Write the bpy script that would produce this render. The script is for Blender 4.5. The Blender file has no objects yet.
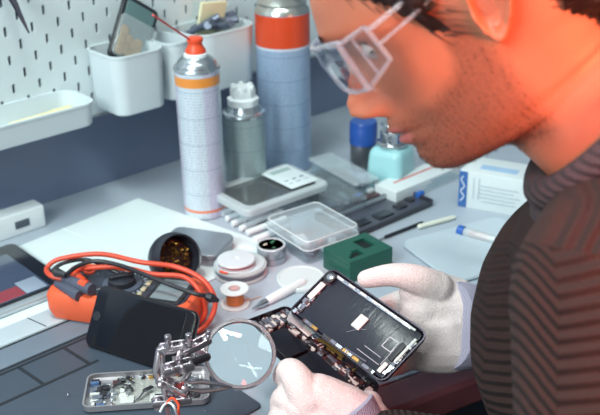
import bpy, bmesh, math, random
from math import sin, cos, pi, radians, sqrt, atan2, exp, hypot
from mathutils import Vector as V, Matrix, noise
random.seed(7)
SC = bpy.context.scene
COL = SC.collection
# ------------------------------------------------------------------ camera
CH, PITCH, AZ, ROLL, FPX = .6, radians(25), radians(48), radians(-1), 950
fw = V((cos(AZ)*cos(PITCH), sin(AZ)*cos(PITCH), -sin(PITCH)))
r0 = V((sin(AZ), -cos(AZ), 0)); u0 = r0.cross(fw)
cR = r0*cos(ROLL)+u0*sin(ROLL); cU = -r0*sin(ROLL)+u0*cos(ROLL)
CAM = V((0, 0, CH))
def D(px, py, d):            # a place in the room at a measured distance
    return CAM+(fw+cR*((px-300)/FPX)+cU*((207.5-py)/FPX))*d
def G(px, py, z=0):          # a place on a level surface of height z
    r = fw+cR*((px-300)/FPX)+cU*((207.5-py)/FPX)
    return CAM+r*((z-CH)/r.z)
cd = bpy.data.cameras.new('camera'); cam = bpy.data.objects.new('camera', cd); COL.objects.link(cam)
cam.matrix_world = Matrix((( cR.x, cU.x, -fw.x, 0), (cR.y, cU.y, -fw.y, 0), (cR.z, cU.z, -fw.z, CH), (0, 0, 0, 1)))
cd.sensor_width = 36; cd.lens = FPX*36/600; cd.clip_start = .01; cd.clip_end = 50
cd.dof.use_dof = True; cd.dof.focus_distance = .93; cd.dof.aperture_fstop = 8.0
SC.camera = cam
# ------------------------------------------------------------------ materials
def srgb(h):
    c = [int(h[i:i+2], 16)/255 for i in (0, 2, 4)]
    return tuple(x/12.92 if x <= .04045 else ((x+.055)/1.055)**2.4 for x in c)+(1,)
MATS = {}
class NT:
    def __init__(s, name):
        s.m = bpy.data.materials.new(name); s.m.use_nodes = True; s.t = s.m.node_tree; s.n = s.t.nodes; s.n.clear()
        s.out = s.n.new('ShaderNodeOutputMaterial')
    def add(s, kind, **kw):
        nd = s.n.new('ShaderNode'+kind)
        ins = kw.pop('i', {})
        for k, v in kw.items(): setattr(nd, k, v)
        for k, v in ins.items():
            if isinstance(v, bpy.types.NodeSocket): s.t.links.new(v, nd.inputs[k])
            else: nd.inputs[k].default_value = v
        return nd
    def math(s, op, a, b=0.0, c=None):
        nd = s.n.new('ShaderNodeMath'); nd.operation = op
        for k, v in enumerate((a, b) if c is None else (a, b, c)):
            if isinstance(v, bpy.types.NodeSocket): s.t.links.new(v, nd.inputs[k])
            else: nd.inputs[k].default_value = v
        return nd.outputs[0]
    def mix(s, f, a, b):
        nd = s.n.new('ShaderNodeMix'); nd.data_type = 'RGBA'
        for k, v in ((0, f), (6, a), (7, b)):
            if isinstance(v, bpy.types.NodeSocket): s.t.links.new(v, nd.inputs[k])
            else: nd.inputs[k].default_value = v
        return nd.outputs[2]
    def noise(s, scale, vec=None, detail=3, rough=.5):
        nd = s.add('TexNoise', i={'Scale': scale, 'Detail': detail, 'Roughness': rough})
        if vec is None: vec = s.add('TexCoord').outputs['Object']
        s.t.links.new(vec, nd.inputs['Vector']); return nd.outputs['Fac']
    def obj(s):
        return s.add('SeparateXYZ', i={0: s.add('TexCoord').outputs['Object']}).outputs
    def bump(s, h, strength=.3, dist=.001):
        return s.add('Bump', i={'Height': h, 'Strength': strength, 'Distance': dist}).outputs[0]
    def princ(s, **i):
        p = s.add('BsdfPrincipled', i=i); s.t.links.new(p.outputs[0], s.out.inputs[0]); return p
def mat(name, col, rough=.45, metal=0., var=.06, nscale=60, bump=.0, **kw):
    if name in MATS: return MATS[name]
    t = NT(name); c = srgb(col) if isinstance(col, str) else col
    f = t.noise(nscale)
    dark = tuple(x*(1-var*2) for x in c[:3])+(1,); lite = tuple(min(1, x*(1+var)) for x in c[:3])+(1,)
    i = {'Base Color': t.mix(f, dark, lite), 'Roughness': t.math('MULTIPLY_ADD', f, .12, rough-.06), 'Metallic': metal}
    if bump: i['Normal'] = t.bump(t.noise(nscale*6), bump)
    i.update(kw); t.princ(**i); MATS[name] = t.m; return t.m
def clear(name, tint='dfeef2', rough=.08, haze=.12):
    if name in MATS: return MATS[name]
    t = NT(name); c = srgb(tint)
    tr = t.add('BsdfTransparent', i={0: c}); gl = t.add('BsdfGlossy', i={0: (1, 1, 1, 1), 'Roughness': rough})
    df = t.add('BsdfDiffuse', i={0: srgb('eef4f6')})
    fr = t.add('LayerWeight', i={0: .35}).outputs['Facing']
    h = t.math('ADD', t.math('MULTIPLY', t.noise(9), haze*.3), haze*.8)
    a = t.add('MixShader', i={0: h, 1: tr.outputs[0], 2: df.outputs[0]})
    g = t.math('MINIMUM', t.math('MULTIPLY_ADD', t.math('POWER', fr, 3.), .7, .035), .7)
    b = t.add('MixShader', i={0: g, 1: a.outputs[0], 2: gl.outputs[0]})
    t.t.links.new(b.outputs[0], t.out.inputs[0]); MATS[name] = t.m; return t.m
def label_can(name, base, ink, bands=(), tint=None, R=.033, metal=.1):
    """printed wrap of a can: text lines around the axis, coloured bands (z0, z1, colour)"""
    t = NT(name); x, y, z = t.obj()
    u = t.math('MULTIPLY', t.math('ARCTAN2', y, x), R)
    cv = t.add('CombineXYZ', i={0: u, 1: z}).outputs[0]
    col = srgb(base)
    c = t.mix(t.noise(25, cv), col, tuple(q*.85 for q in col[:3])+(1,))
    if tint:
        w = t.math('GREATER_THAN', t.math('SINE', t.math('MULTIPLY', u, 95.)), .35)
        c = t.mix(t.math('MULTIPLY', w, .55), c, srgb(tint))
    line = t.math('GREATER_THAN', t.math('SINE', t.math('MULTIPLY', z, 1500.)), .1)
    sq = t.add('CombineXYZ', i={0: t.math('MULTIPLY', u, 420.), 1: t.math('FLOOR', t.math('MULTIPLY', z, 238.7))}).outputs[0]
    wd = t.math('GREATER_THAN', t.noise(1., sq, 2), .5)
    para = t.math('GREATER_THAN', t.noise(1., t.add('CombineXYZ', i={0: t.math('FLOOR', t.math('MULTIPLY', u, 40.)), 1: t.math('FLOOR', t.math('MULTIPLY', z, 26.))}).outputs[0], 0), .44)
    f = t.math('MULTIPLY', t.math('MULTIPLY', line, wd), t.math('MULTIPLY', para, .55))
    c = t.mix(f, c, srgb(ink))
    rule = t.math('LESS_THAN', t.math('FRACT', t.math('MULTIPLY', z, 26.)), .035)
    c = t.mix(t.math('MULTIPLY', rule, .5), c, srgb(ink))
    for z0, z1, bc in bands:
        m = t.math('MULTIPLY', t.math('GREATER_THAN', z, z0), t.math('LESS_THAN', z, z1))
        c = t.mix(m, c, srgb(bc))
    t.princ(**{'Base Color': c, 'Roughness': .3, 'Metallic': metal, 'Coat Weight': .3}); MATS[name] = t.m; return t.m
def knit(name, col, scale=900., strength=.5):
    t = NT(name); x, y, z = t.obj()
    h = t.math('ADD', t.math('SINE', t.math('MULTIPLY', t.math('ADD', x, y), scale*1.)), t.math('SINE', t.math('MULTIPLY', t.math('SUBTRACT', z, x), scale*1.)))
    n = t.noise(220.); h = t.math('ADD', h, n)
    c = srgb(col)
    cc = t.mix(t.math('MULTIPLY_ADD', h, .22, .5), tuple(q*.72 for q in c[:3])+(1,), c)
    t.princ(**{'Base Color': cc, 'Roughness': .9, 'Normal': t.bump(h, strength, .0006), 'Sheen Weight': .15}); MATS[name] = t.m; return t.m
# ------------------------------------------------------------------ mesh builder
def rr(w, d, r, n=5):
    r = max(1e-5, min(r, w/2-1e-5, d/2-1e-5)); o = []
    for cx, cy, a0 in ((w/2-r, d/2-r, 0), (-w/2+r, d/2-r, 90), (-w/2+r, -d/2+r, 180), (w/2-r, -d/2+r, 270)):
        for k in range(n+1):
            a = radians(a0+90*k/n); o.append((cx+r*cos(a), cy+r*sin(a)))
    return o
class B:
    def __init__(s): s.v = []; s.f = []; s.mi = []; s.M = Matrix(); s.k = 0
    def at(s, M=None): s.M = M or Matrix(); return s
    def mt(s, k): s.k = k; return s
    def face(s, f): s.f.append(f); s.mi.append(s.k)
    def ring(s, pts):
        b = len(s.v); s.v += [s.M @ V(p) for p in pts]; return list(range(b, b+len(pts)))
    def bridge(s, a, b, closed=True):
        n = len(a)
        for i in range(n if closed else n-1):
            j = (i+1) % n; s.face((a[i], a[j], b[j], b[i]))
    def loft(s, rings, cap0=True, cap1=True):
        R = [s.ring(r) for r in rings]
        for a, b in zip(R, R[1:]): s.bridge(a, b)
        if cap0: s.face(tuple(reversed(R[0])))
        if cap1: s.face(tuple(R[-1]))
        return s
    def box(s, x, y, z, w, d, h):     # centre x,y ; base z
        X, Y = w/2, d/2
        return s.loft([[(x-X, y-Y, q), (x+X, y-Y, q), (x+X, y+Y, q), (x-X, y+Y, q)] for q in (z, z+h)])
    def slab(s, x, y, z, w, d, h, r=.003, b=.001, n=5, bs=3, top=True):
        L = []
        b = min(b, h/2-1e-6)
        for k in range(bs+1):
            a = pi/2*k/bs; L.append((b*(1-sin(a)), z+b*(1-cos(a))))
        if top:
            for k in range(bs+1):
                a = pi/2*k/bs; L.append((b*(1-cos(a)), z+h-b*(1-sin(a))))
        else: L.append((0, z+h))
        return s.loft([[(x+p, y+q, zz) for p, q in rr(w-2*i, d-2*i, max(r-i, 2e-4), n)] for i, zz in L])
    def tray(s, x, y, z, w, d, h, r, t=.0015, taper=0., n=6, lip=0.):
        """open container with wall thickness t, narrower by taper at the bottom"""
        o = lambda i, zz: [(x+p, y+q, zz) for p, q in rr(w-2*i, d-2*i, max(r-i, 5e-4), n)]
        L = [o(taper+.002, z), o(taper, z+.002)]
        if lip: L += [o(0, z+h-.004), o(-lip, z+h-.003), o(-lip, z+h)]
        else: L += [o(0, z+h)]
        L += [o(t, z+h), o(taper+t, z+t+.002), o(taper+t+.002, z+t)]
        return s.loft(L)
    def lathe(s, prof, n=40, c=(0, 0, 0), axis='z', cap=(True, True), sx=1, sy=1):
        R = []
        for r, h in prof:
            q = []
            for k in range(n):
                a = 2*pi*k/n; p = (max(r, 1e-5)*cos(a)*sx, max(r, 1e-5)*sin(a)*sy, h)
                if axis == 'x': p = (p[2], p[0], p[1])
                if axis == 'y': p = (p[0], p[2], -p[1])
                q.append((c[0]+p[0], c[1]+p[1], c[2]+p[2]))
            R.append(q)
        return s.loft(R, *cap)
    def ball(s, c, r, n=16, sc=(1, 1, 1)):
        return s.lathe([(r*sin(pi*k/n)*1, -r*cos(pi*k/n)*sc[2]) for k in range(n+1)], n*2, c, sx=sc[0], sy=sc[1])
    def tube(s, pts, r, n=8, cap=True, closed=False, flat=1., up=None):
        pts = [V(p) for p in pts]; N = len(pts)
        rs = r if isinstance(r, (list, tuple)) else [r]*N
        T = []
        for i in range(N):
            a = pts[(i-1) % N] if closed else pts[max(i-1, 0)]; b = pts[(i+1) % N] if closed else pts[min(i+1, N-1)]
            T.append((b-a).normalized())
        x = V(up) if up else (V((0, 0, 1)) if abs(T[0].z) < .9 else V((1, 0, 0)))
        R = []
        for i in range(N):
            x = (x-T[i]*x.dot(T[i])).normalized(); y = T[i].cross(x)
            R.append([pts[i]+x*(rs[i]*cos(2*pi*k/n)*flat)+y*(rs[i]*sin(2*pi*k/n)) for k in range(n)])
        if closed: R.append(R[0])
        return s.loft(R, cap and not closed, cap and not closed)
    def build(s, name, m, parent=None, smooth=35, sub=0, bevel=0):
        me = bpy.data.meshes.new(name); me.from_pydata([tuple(v) for v in s.v], [], s.f)
        for q in (m if isinstance(m, (list, tuple)) else [m]): me.materials.append(q)
        me.polygons.foreach_set('material_index', s.mi)
        bm = bmesh.new(); bm.from_mesh(me); bmesh.ops.remove_doubles(bm, verts=bm.verts, dist=1e-7)
        bmesh.ops.recalc_face_normals(bm, faces=bm.faces); bm.to_mesh(me); bm.free()
        if smooth:
            me.polygons.foreach_set('use_smooth', [True]*len(me.polygons)); me.set_sharp_from_angle(angle=radians(smooth))
        o = bpy.data.objects.new(name, me); COL.objects.link(o)
        if parent: o.parent = parent
        if bevel:
            q = o.modifiers.new('bevel', 'BEVEL'); q.width = bevel; q.segments = 2; q.limit_method = 'ANGLE'
        if sub:
            q = o.modifiers.new('sub', 'SUBSURF'); q.levels = sub; q.render_levels = sub
        return o
def crom(P, n=8, closed=False):
    P = [V(p) for p in P]; N = len(P); out = []
    for i in range(N if closed else N-1):
        g = lambda k: P[k % N] if closed else P[max(0, min(N-1, k))]
        a, b, c, d = g(i-1), g(i), g(i+1), g(i+2)
        for k in range(n):
            t = k/n
            out.append(.5*((2*b)+(c-a)*t+(2*a-5*b+4*c-d)*t*t+(3*b-a-3*c+d)*t**3))
    if not closed: out.append(P[-1])
    return out
def tag(o, label=None, cat=None, group=None, kind=None):
    if label: o['label'] = label
    if cat: o['category'] = cat
    if group: o['group'] = group
    if kind: o['kind'] = kind
    return o
def thing(name, loc, rz, label, cat, group=None, M=None):
    o = bpy.data.objects.new(name, None); COL.objects.link(o); o.empty_display_size = .02
    if M is not None: o.matrix_world = M
    else: o.location = loc; o.rotation_euler = (0, 0, rz)
    return tag(o, label, cat, group)
def frame(O, X, Y):
    x = (V(X)).normalized(); y = V(Y); y = (y-x*y.dot(x)).normalized(); z = x.cross(y)
    return Matrix(((x.x, y.x, z.x, O[0]), (x.y, y.y, z.y, O[1]), (x.z, y.z, z.z, O[2]), (0, 0, 0, 1)))
T = Matrix.Translation
def RZ(a): return Matrix.Rotation(a, 4, 'Z')
def copy_tree(o, parent=None):
    c = o.copy(); COL.objects.link(c); c.parent = parent
    for ch in list(o.children): copy_tree(ch, c)
    return c

# ------------------------------------------------------------------ the room
def desk_mat():
    t = NT('desk_laminate'); f = t.noise(9, None, 4); g = t.noise(400)
    c = t.mix(f, srgb('9ca7b3'), srgb('acb7c2')); sp = t.math('GREATER_THAN', g, .69)
    c = t.mix(t.math('MULTIPLY', sp, .35), c, srgb('dfe6ea'))
    t.princ(**{'Base Color': c, 'Roughness': .38, 'Normal': t.bump(g, .05)}); return t.m
WALLP = mat('wall_paint_slate', '76829c', .38, var=.05, nscale=6)
ob = B().box(1.0, 1.2701, -.75, 3.2, .06, 3.2).build('wall_back', WALLP); tag(ob, kind='structure')
ob = B().box(2.63, -.3, -.75, .06, 3.0, 3.2).build('wall_right', mat('wall_paint_grey', '8d98a6', .6)); tag(ob, kind='structure')
t = NT('floor_concrete'); t.princ(**{'Base Color': t.mix(t.noise(5), srgb('2f3238'), srgb('43464c')), 'Roughness': .6})
ob = B().box(1.0, -.3, -.8, 3.2, 3.0, .05).build('floor', t.m); tag(ob, kind='structure')
# desk
dk = thing('workbench', (1.0, .85, -.75), 0, 'grey laminate workbench with a dark red front edge', 'workbench')
fe = lambda x, o=0: .526-.235*(x-.6)+o      # front edge runs slightly aslant
bk_ = 1.2398
q = B(); q.loft([[(x-1.0, y-.85, zz) for x, y in ((-.15, fe(-.15, .045)), (1.95, fe(1.95, .045)), (1.95, bk_), (-.15, bk_))] for zz in (.72, .75)]); q.build('bench_top', desk_mat(), dk, bevel=.0006)
q = B(); q.loft([[(x-1.0, y-.85, zz) for x, y in ((-.15, fe(-.15)), (1.95, fe(1.95)), (1.95, fe(1.95, .0445)), (-.15, fe(-.15, .0445)))] for zz in (.716, .7502)]); q.build('edge_strip', mat('maroon_edge', '7f4a50', .3, var=.2, nscale=18), dk, bevel=.005)['label'] = 'dark red front edge'  # maroon strip along the front of the top
for lx in (-.1, 1.85):
    for ly in (fe(lx, .08), 1.19):
        B().box(lx-1.0, ly-.85, 0, .05, .05, .72).build('leg', mat('leg_steel', '30343a', .4, .6), dk)
# pegboard with real slots
PBY, PZ0 = 1.205, .130
WHITE_PB = mat('pegboard_white', 'cfdadd', .45, var=.02)
pb = B(); x0, z0 = .555-.02*10, .278-.02*8; nx, nz = 52, 26
def slot_pts(cx, cz, y, n=5):
    o = []
    for c, a0 in ((cz+.005, 0), (cz-.005, 180)):
        for k in range(n+1):
            a = radians(a0+180*k/n); o.append((cx+.0024*cos(a), y, c+.0024*sin(a)))
    return o
for i in range(nx):
    for j in range(nz):
        cx, cz = x0+i*.02, z0+j*.02+.0
        if cz-.01 < PZ0-.002: 
            zb = PZ0
        else: zb = cz-.01
        if cz+.01 <= PZ0: continue
        outer = [(cx+.01, PBY, cz), (cx+.01, PBY, cz+.01), (cx, PBY, cz+.01), (cx-.01, PBY, cz+.01), (cx-.01, PBY, cz), (cx-.01, PBY, zb), (cx, PBY, zb), (cx+.01, PBY, zb)]
        if (i+j) % 2 == 0 and zb == cz-.01:
            A = pb.ring(outer); S = pb.ring(slot_pts(cx, cz, PBY)); K = pb.ring(slot_pts(cx, cz, PBY+.005))
            pb.bridge(S, K)
            # stitch 8 outer points to 12 slot points
            m = [0, 2, 2, 3, 4, 5, 6, 8, 8, 9, 10, 11]
            stops = {0: 0, 1: 2, 2: 2.5, 3: 3, 4: 5.5, 5: 8, 6: 8.5, 7: 9}
            idx = [0, 2, 3, 4, 5, 8, 9, 10]   # slot index facing each outer point
            for q in range(8):
                a, b = idx[q], idx[(q+1) % 8]
                path = [S[a]]
                k = a
                while k != b: k = (k+1) % 12; path.append(S[k])
                pb.face(tuple([A[q], A[(q+1) % 8]]+path[::-1]))
        else:
            pb.face(tuple(pb.ring(outer)))
xa, xb, zt = x0-.01, x0+nx*.02-.01, z0+nz*.02-.01
pb.box((xa+xb)/2, PBY+.0035, PZ0-.003, xb-xa, .007, .003)
for cxx in (xa-.001, xb+.001): pb.box(cxx, PBY+.0035, PZ0-.003, .002, .007, zt-PZ0+.003)
for cxx in (xa+.05, (xa+xb)/2, xb-.05): pb.box(cxx, PBY+.0205, PZ0+.02, .02, .029, .02); pb.box(cxx, PBY+.0205, zt-.04, .02, .029, .02)
o = pb.build('pegboard', WHITE_PB, smooth=25); tag(o, 'white perforated pegboard with upright slots on the slate wall', 'pegboard')
# ------------------------------------------------------------------ containers on the pegboard
BIN = mat('bin_white', 'c9d4d9', .42, var=.02)
def bin_(x0, x1, y0, z0, z1, r, label, cat='container'):
    w, d = x1-x0, PBY-.001-y0
    b = thing('pegboard_bin', ((x0+x1)/2, (y0+PBY-.001)/2, z0), 0, label, cat, 'white plastic bins hooked on the pegboard')
    B().tray(0, 0, 0, w, d, z1-z0, r, .0022, .003, 8, .0008).build('bin_body', BIN, b)
    for s in (-1, 1): B().box(s*w*.3, d/2+.0015, (z1-z0)-.012, .004, .005, .008).build('hook', BIN, b)
    return b
bin_(.668, .755, 1.118, .147, .235, .02, 'small white pegboard bin holding a bagged phone')
bin_(.762, .806, 1.124, .147, .235, .02, 'white pegboard bin in the middle, behind the orange spray nozzle')
bin_(.812, .930, 1.118, .147, .238, .03, 'wide white pegboard bin full of grey tools')
tr = thing('pegboard_tray', (.514, (1.122+PBY-.001)/2, .147), 0, 'long shallow white tray on the pegboard at far left', 'tray')
B().tray(0, 0, 0, .245, PBY-.001-1.122, .034, .022, .002, .003, 8, .001).build('tray_body', BIN, tr)
for s in (-1, 1): B().box(s*.08, .0415, .02, .004, .004, .008).build('hook', BIN, tr)
def M3(loc, rx=0, ry=0, rz=0):
    return T(V(loc)) @ Matrix.Rotation(radians(rz), 4, 'Z') @ Matrix.Rotation(radians(ry), 4, 'Y') @ Matrix.Rotation(radians(rx), 4, 'X')
# pens in the tray
for (c, y, z, rz, m, lab, cat) in ((.575, 1.180, .156, 4, mat('cream_plastic', 'ddd6a8', .5), 'cream coloured stick lying at the back of the white tray', 'stick'),
      (.545, 1.158, .156, 14, mat('mauve_plastic', '8a7d96', .4), 'mauve grey pen lying aslant in the white tray', 'pen')):
    p = thing('pen', (c, y, z), radians(rz), lab, cat, 'small sticks in the white tray')
    B().lathe([(.001, -.055), (.0065, -.046), (.0065, .03)], 14, axis='x').build('barrel', m, p)
    B().lathe([(.0074, .02), (.0074, .05), (.005, .054)], 14, axis='x').build('cap', m, p)
# bagged phone in the first bin
bp = thing('bagged_phone', (0, 0, 0), 0, 'dark framed phone in a clear bag standing in the white bin', 'phone', M=M3((.738, 1.178, .247), 70, 0, 5) @ Matrix.Rotation(radians(-38), 4, 'Z'))
B().slab(0, 0, -.004, .062, .100, .008, .009, .002).build('phone_frame', mat('dark_frame', '23262d', .35), bp)
B().slab(0, .004, .0042, .050, .078, .0012, .003, .0004).build('screen', mat('teal_screen', '5c7677', .2), bp)['label'] = 'dull teal screen'
bg = B(); bg.slab(.001, -.014, .006, .064, .066, .006, .008, .0028).build('clear_bag', clear('bag_film', 'eef4f6', .15, .18), bp)
bl = B()
for k in range(9): bl.slab(-.018+.009*(k % 4), -.034+.014*(k//4)+.004*(k % 2), .0062, .013, .018, .002, .005, .0008)
bl.build('tan_pad', mat('tan_card', 'b08f68', .7), bp)
# grey tools inside wide bin
GT = mat('grey_tool', '5c6678', .35, .3)
for k, (x, y, rx, rz, lab) in enumerate(((.85, 1.165, 62, 35, 'grey plier handle leaning left in the wide bin'), (.872, 1.15, 70, -30, 'dark grey wrench leaning right in the wide bin'), (.893, 1.175, 78, 60, 'grey ratchet handle at the back of the wide bin'))):
    g = thing('hand_tool', (0, 0, 0), 0, lab, 'tool', 'tools in the wide white bin', M=M3((x+.004, y+.006, .236), rx, 0, rz))
    B().tube(crom([(0, 0, 0), (.004, 0, -.03), (0, .003, -.06)], 5), .005, 10).build('shaft', GT, g)
    B().tube(crom([(-.018, 0, .03), (-.012, 0, .012), (0, 0, 0), (.012, 0, .012), (.018, 0, .03)], 6), [.006]*12+[.006]*13, 10).build('grip', GT, g)
g = thing('folded_cloth', (.885, 1.185, .235), 0, 'pale yellow folded leaflet standing in the wide bin', 'leaflet')
B().at(M3((0, 0, 0), 12, 6, 0)).slab(0, 0, -.05, .05, .006, .085, .002, .001).build('leaflet_sheet', mat('pale_yellow', 'd8d6b4', .8), g)
# tweezers hanging
tw = thing('tweezers', (0, 0, 0), 0, 'grey steel tweezers hanging over the pegboard at top left', 'tweezers', M=frame(D(29, 33, 1.24), D(6, -14, 1.24)-D(29, 33, 1.24), (0, -1, 0)))
for s in (-1, 1):
    q = B(); N = 16
    q.loft([[(x, s*(.0004+.0045*sin(min(x/.11, 1)*pi*.62))+a, b) for a, b in ((-.0006, -w), (.0006, -w), (.0006, w), (-.0006, w))] for x, w in [(.13*k/N, .0008+.0042*min(1, (k/N)*1.5)) for k in range(N+1)]])
    q.build('tweezer_arm', mat('tool_steel', '5d5a68', .32, .75), tw)
B().box(.131, 0, -.005, .006, .012, .01).build('tweezer_joint', mat('tool_steel', '5d5a68'), tw)
# ------------------------------------------------------------------ spray cans
ALU = mat('aluminium', 'b9c2c8', .28, .9, var=.04)
ORN = mat('orange_plastic', 'e8502c', .4)
WPL = mat('white_plastic', 'dfe6e8', .4, var=.02)
p = G(207, 212)
c1 = thing('spray_can', (p.x, p.y+.003, 0), 0, 'slim white spray can with orange nozzle and thin red straw', 'spray can')
R = .0315
B().lathe([(R-.003, 0), (R, .002), (R, .2195)], 56).build('can_wall', label_can('can_print_white', 'd3dfe8', '8490ae', ((.011, .015, 'e07a4c'), (.200, .2135, 'e8913f')), 'c5b3cf', R), c1)
B().lathe([(R, .219), (R+.0016, .2212), (R+.0006, .2240), (.0285, .2235), (.0275, .229), (.023, .2345), (.0185, .2365), (.0175, .238)], 56).build('can_dome', ALU, c1)
B().lathe([(.0168, .2375), (.0165, .2415), (.014, .243), (.0135, .2425)], 40).build('nozzle_collar', WPL, c1)
nz_ = B().lathe([(.0145, .243), (.0140, .247), (.0105, .252), (.0098, .256), (.0098, .258), (.0112, .2585), (.0112, .263), (.009, .2642)], 36)
nz_.build('nozzle', ORN, c1)
tip = D(153, 15, 1.19)
B().tube([V((-.006, .0, .260)), tip-V(c1.location)], .0014, 8).build('straw', mat('red_straw', 'e0484a', .4), c1)
p = G(247, 192)
c2 = thing('solvent_bottle', (p.x, p.y, 0), 0, 'short grey green metal bottle with white screw cap between the cans', 'bottle')
R = .0315
B().lathe([(R-.003, 0), (R, .002), (R, .124), (R-.0006, .128)], 52).build('can_wall', label_can('can_print_green', '9fb1b2', '6f7f8e', (), None, R, .3), c2)
B().lathe([(R, .1275), (R+.0014, .130), (R+.0004, .133), (.0275, .135), (.0245, .141), (.0235, .144), (.018, .1445)], 52).build('can_dome', ALU, c2)
cp = B()
prof = [(.0225, .1435), (.0225, .1535), (.0175, .156), (.0180, .166), (.0155, .1705), (.004, .171)]
Rg = []
for r, h in prof:
    Rg.append([(r*(1+.06*(cos(8*a) > 0)*(h > .15))*cos(a), r*(1+.06*(cos(8*a) > 0)*(h > .15))*sin(a), h) for a in [2*pi*k/64 for k in range(64)]])
cp.loft(Rg)
for k in range(6):
    a = k*pi/3; cp.at(RZ(a)).slab(.0145, 0, .166, .007, .007, .0075, .0015, .001)
cp.at().build('screw_cap', WPL, c2)
p = G(289, 166)
c3 = thing('aerosol_can', (p.x, p.y+.008, 0), 0, 'tall blue grey aerosol can with bright orange top band', 'spray can')
R = .0428
B().lathe([(R-.003, 0), (R, .002), (R, .257)], 60).build('can_wall', label_can('can_print_blue', 'a4bbd6', '6478a0', ((.207, .2562, 'dc4d28'), (.203, .207, 'cdd8e6')), None, R, .25), c3)
B().lathe([(R, .2565), (R-.001, .262), (R-.006, .268), (R-.004, .2715), (R-.0055, .273), (.03, .279), (.017, .288), (.0155, .286), (.0155, .291), (.008, .291), (.0075, .3)], 60).build('can_dome', mat('can_top_steel', 'c0c4bf', .25, .9), c3)
# ------------------------------------------------------------------ flat things at the back left
PAPER = mat('paper_white', 'd3dfe1', .7, var=.015)
pp = thing('paper_sheet', (.0, .0, 0), 0, 'large white folded sheet lying on the bench at left', 'paper')
q = B(); c = [(0.3009, 1.1141), (0.7037, 1.1513), (0.7498, 0.8792), (0.3279, 0.8488)]
q.loft([[(x, y, z) for x, y in c] for z in (.0004, .0022)])
q.build('sheet', PAPER, pp, bevel=.0004)
fl = B(); d = V((.07, -.012, 0))
for f in (.33, .66):
    a = V((c[3][0], c[3][1], .0022)).lerp(V((c[2][0], c[2][1], .0022)), f); b = V((c[0][0], c[0][1], .0022)).lerp(V((c[1][0], c[1][1], .0022)), f)
    fl.tube([a, b], .0005, 6)
fl.build('fold', PAPER, pp)
# white wall-plate box
wb = thing('white_adapter_box', (0.5072, 1.1803, .0), radians(0.6), 'small white plastic box with a dark slot left of the paper', 'box')
B().slab(0, 0, 0, .098, .03, .034, .004, .0025).build('box_body', WPL, wb)
B().slab(.012, -.0152, .011, .022, .002, .011, .0008, .0005).build('slot', mat('slot_dark', '4a5360', .5), wb)['label'] = 'dark grey slot'
# tablet
TBm = mat('black_glass', '1b1e26', .12, var=.05)
tb = thing('tablet', (.339, 1.052, .003), 0, 'black tablet with a grey glossy screen and silver rim at left edge', 'tablet')
B().slab(0, 0, 0, .30, .166, .007, .012, .002).build('tablet_body', mat('silver_rim', 'c4ccd3', .3, .6), tb)
B().slab(0, .004, .0066, .294, .150, .0014, .01, .0004).build('bezel', TBm, tb)
t = NT('screen_glass'); t.princ(**{'Base Color': t.mix(t.noise(8), srgb('3f4a5e'), srgb('4c5870')), 'Roughness': .12, 'Coat Weight': .5})
B().slab(-.006, -.006, .0078, .262, .118, .0006, .002, .0002).build('screen', t.m, tb)
t = NT('reflection_red'); t.princ(**{'Base Color': t.mix(t.noise(30), srgb('8e3f4a'), srgb('a04a52')), 'Roughness': .12})
B().slab(.018, -.050, .0083, .15, .026, .0003, .001, .0001).build('red_reflection', t.m, tb)['label'] = 'dull red reflection painted on the screen'  # red reflection on the glass, painted as a flat patch
t = NT('reflection_pale'); t.princ(**{'Base Color': t.mix(t.noise(30), srgb('8693a6'), srgb('9aa6b6')), 'Roughness': .12})
B().slab(.108, -.046, .0083, .028, .034, .0003, .001, .0001).build('pale_reflection', t.m, tb)  # lighter part of the screen's reflection, painted as a patch
# repair mat stepping down to the front
mt_ = thing('repair_mat', (.30, .76, 0), 0, 'dark blue grey repair mat with thin grooves at the lower left', 'mat')
MATG = mat('mat_rubber', '434d5a', .5, var=.06, bump=.15)
MATL = mat('mat_light', '6f7b89', .5, var=.04)
q = B(); q.slab(-.02, -.015, 0, .45, .244, .003, .006, .001); q.build('mat_sheet', MATG, mt_)
B().slab(.005, .1275, 0, .35, .036, .0045, .003, .001).build('raised_strip', MATL, mt_)
gv = B(); DG = mat('groove_dark', '1d222b', .6)
gv.box(-.04, .0515, .0028, .33, .0040, .0006); gv.box(-.02, .1015, .0028, .32, .0036, .0006)
gv.box(.005, .1075, .0028, .35, .003, .0006); gv.box(.005, .1475, .0, .35, .003, .0040)
for gx in (-.055, .0, .056, .112): gv.at(M3((gx, .077, .0028), 0, 0, 5)).box(0, 0, 0, .0040, .048, .0006)
gv.at().build('groove', DG, mt_)
br = thing('pale_flat_bar', (.30, .929, 0), 0, 'flat pale grey bar with a thin seam between tablet and repair mat', 'bar')
B().slab(0, 0, 0, .34, .036, .005, .003, .001).build('bar_body', mat('pale_bar', 'b9c4cc', .4, var=.03), br)
B().at(M3((.113, 0, .0048), 0, 0, 12)).box(0, 0, 0, .0012, .034, .0006).build('seam', DG, br)
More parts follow.
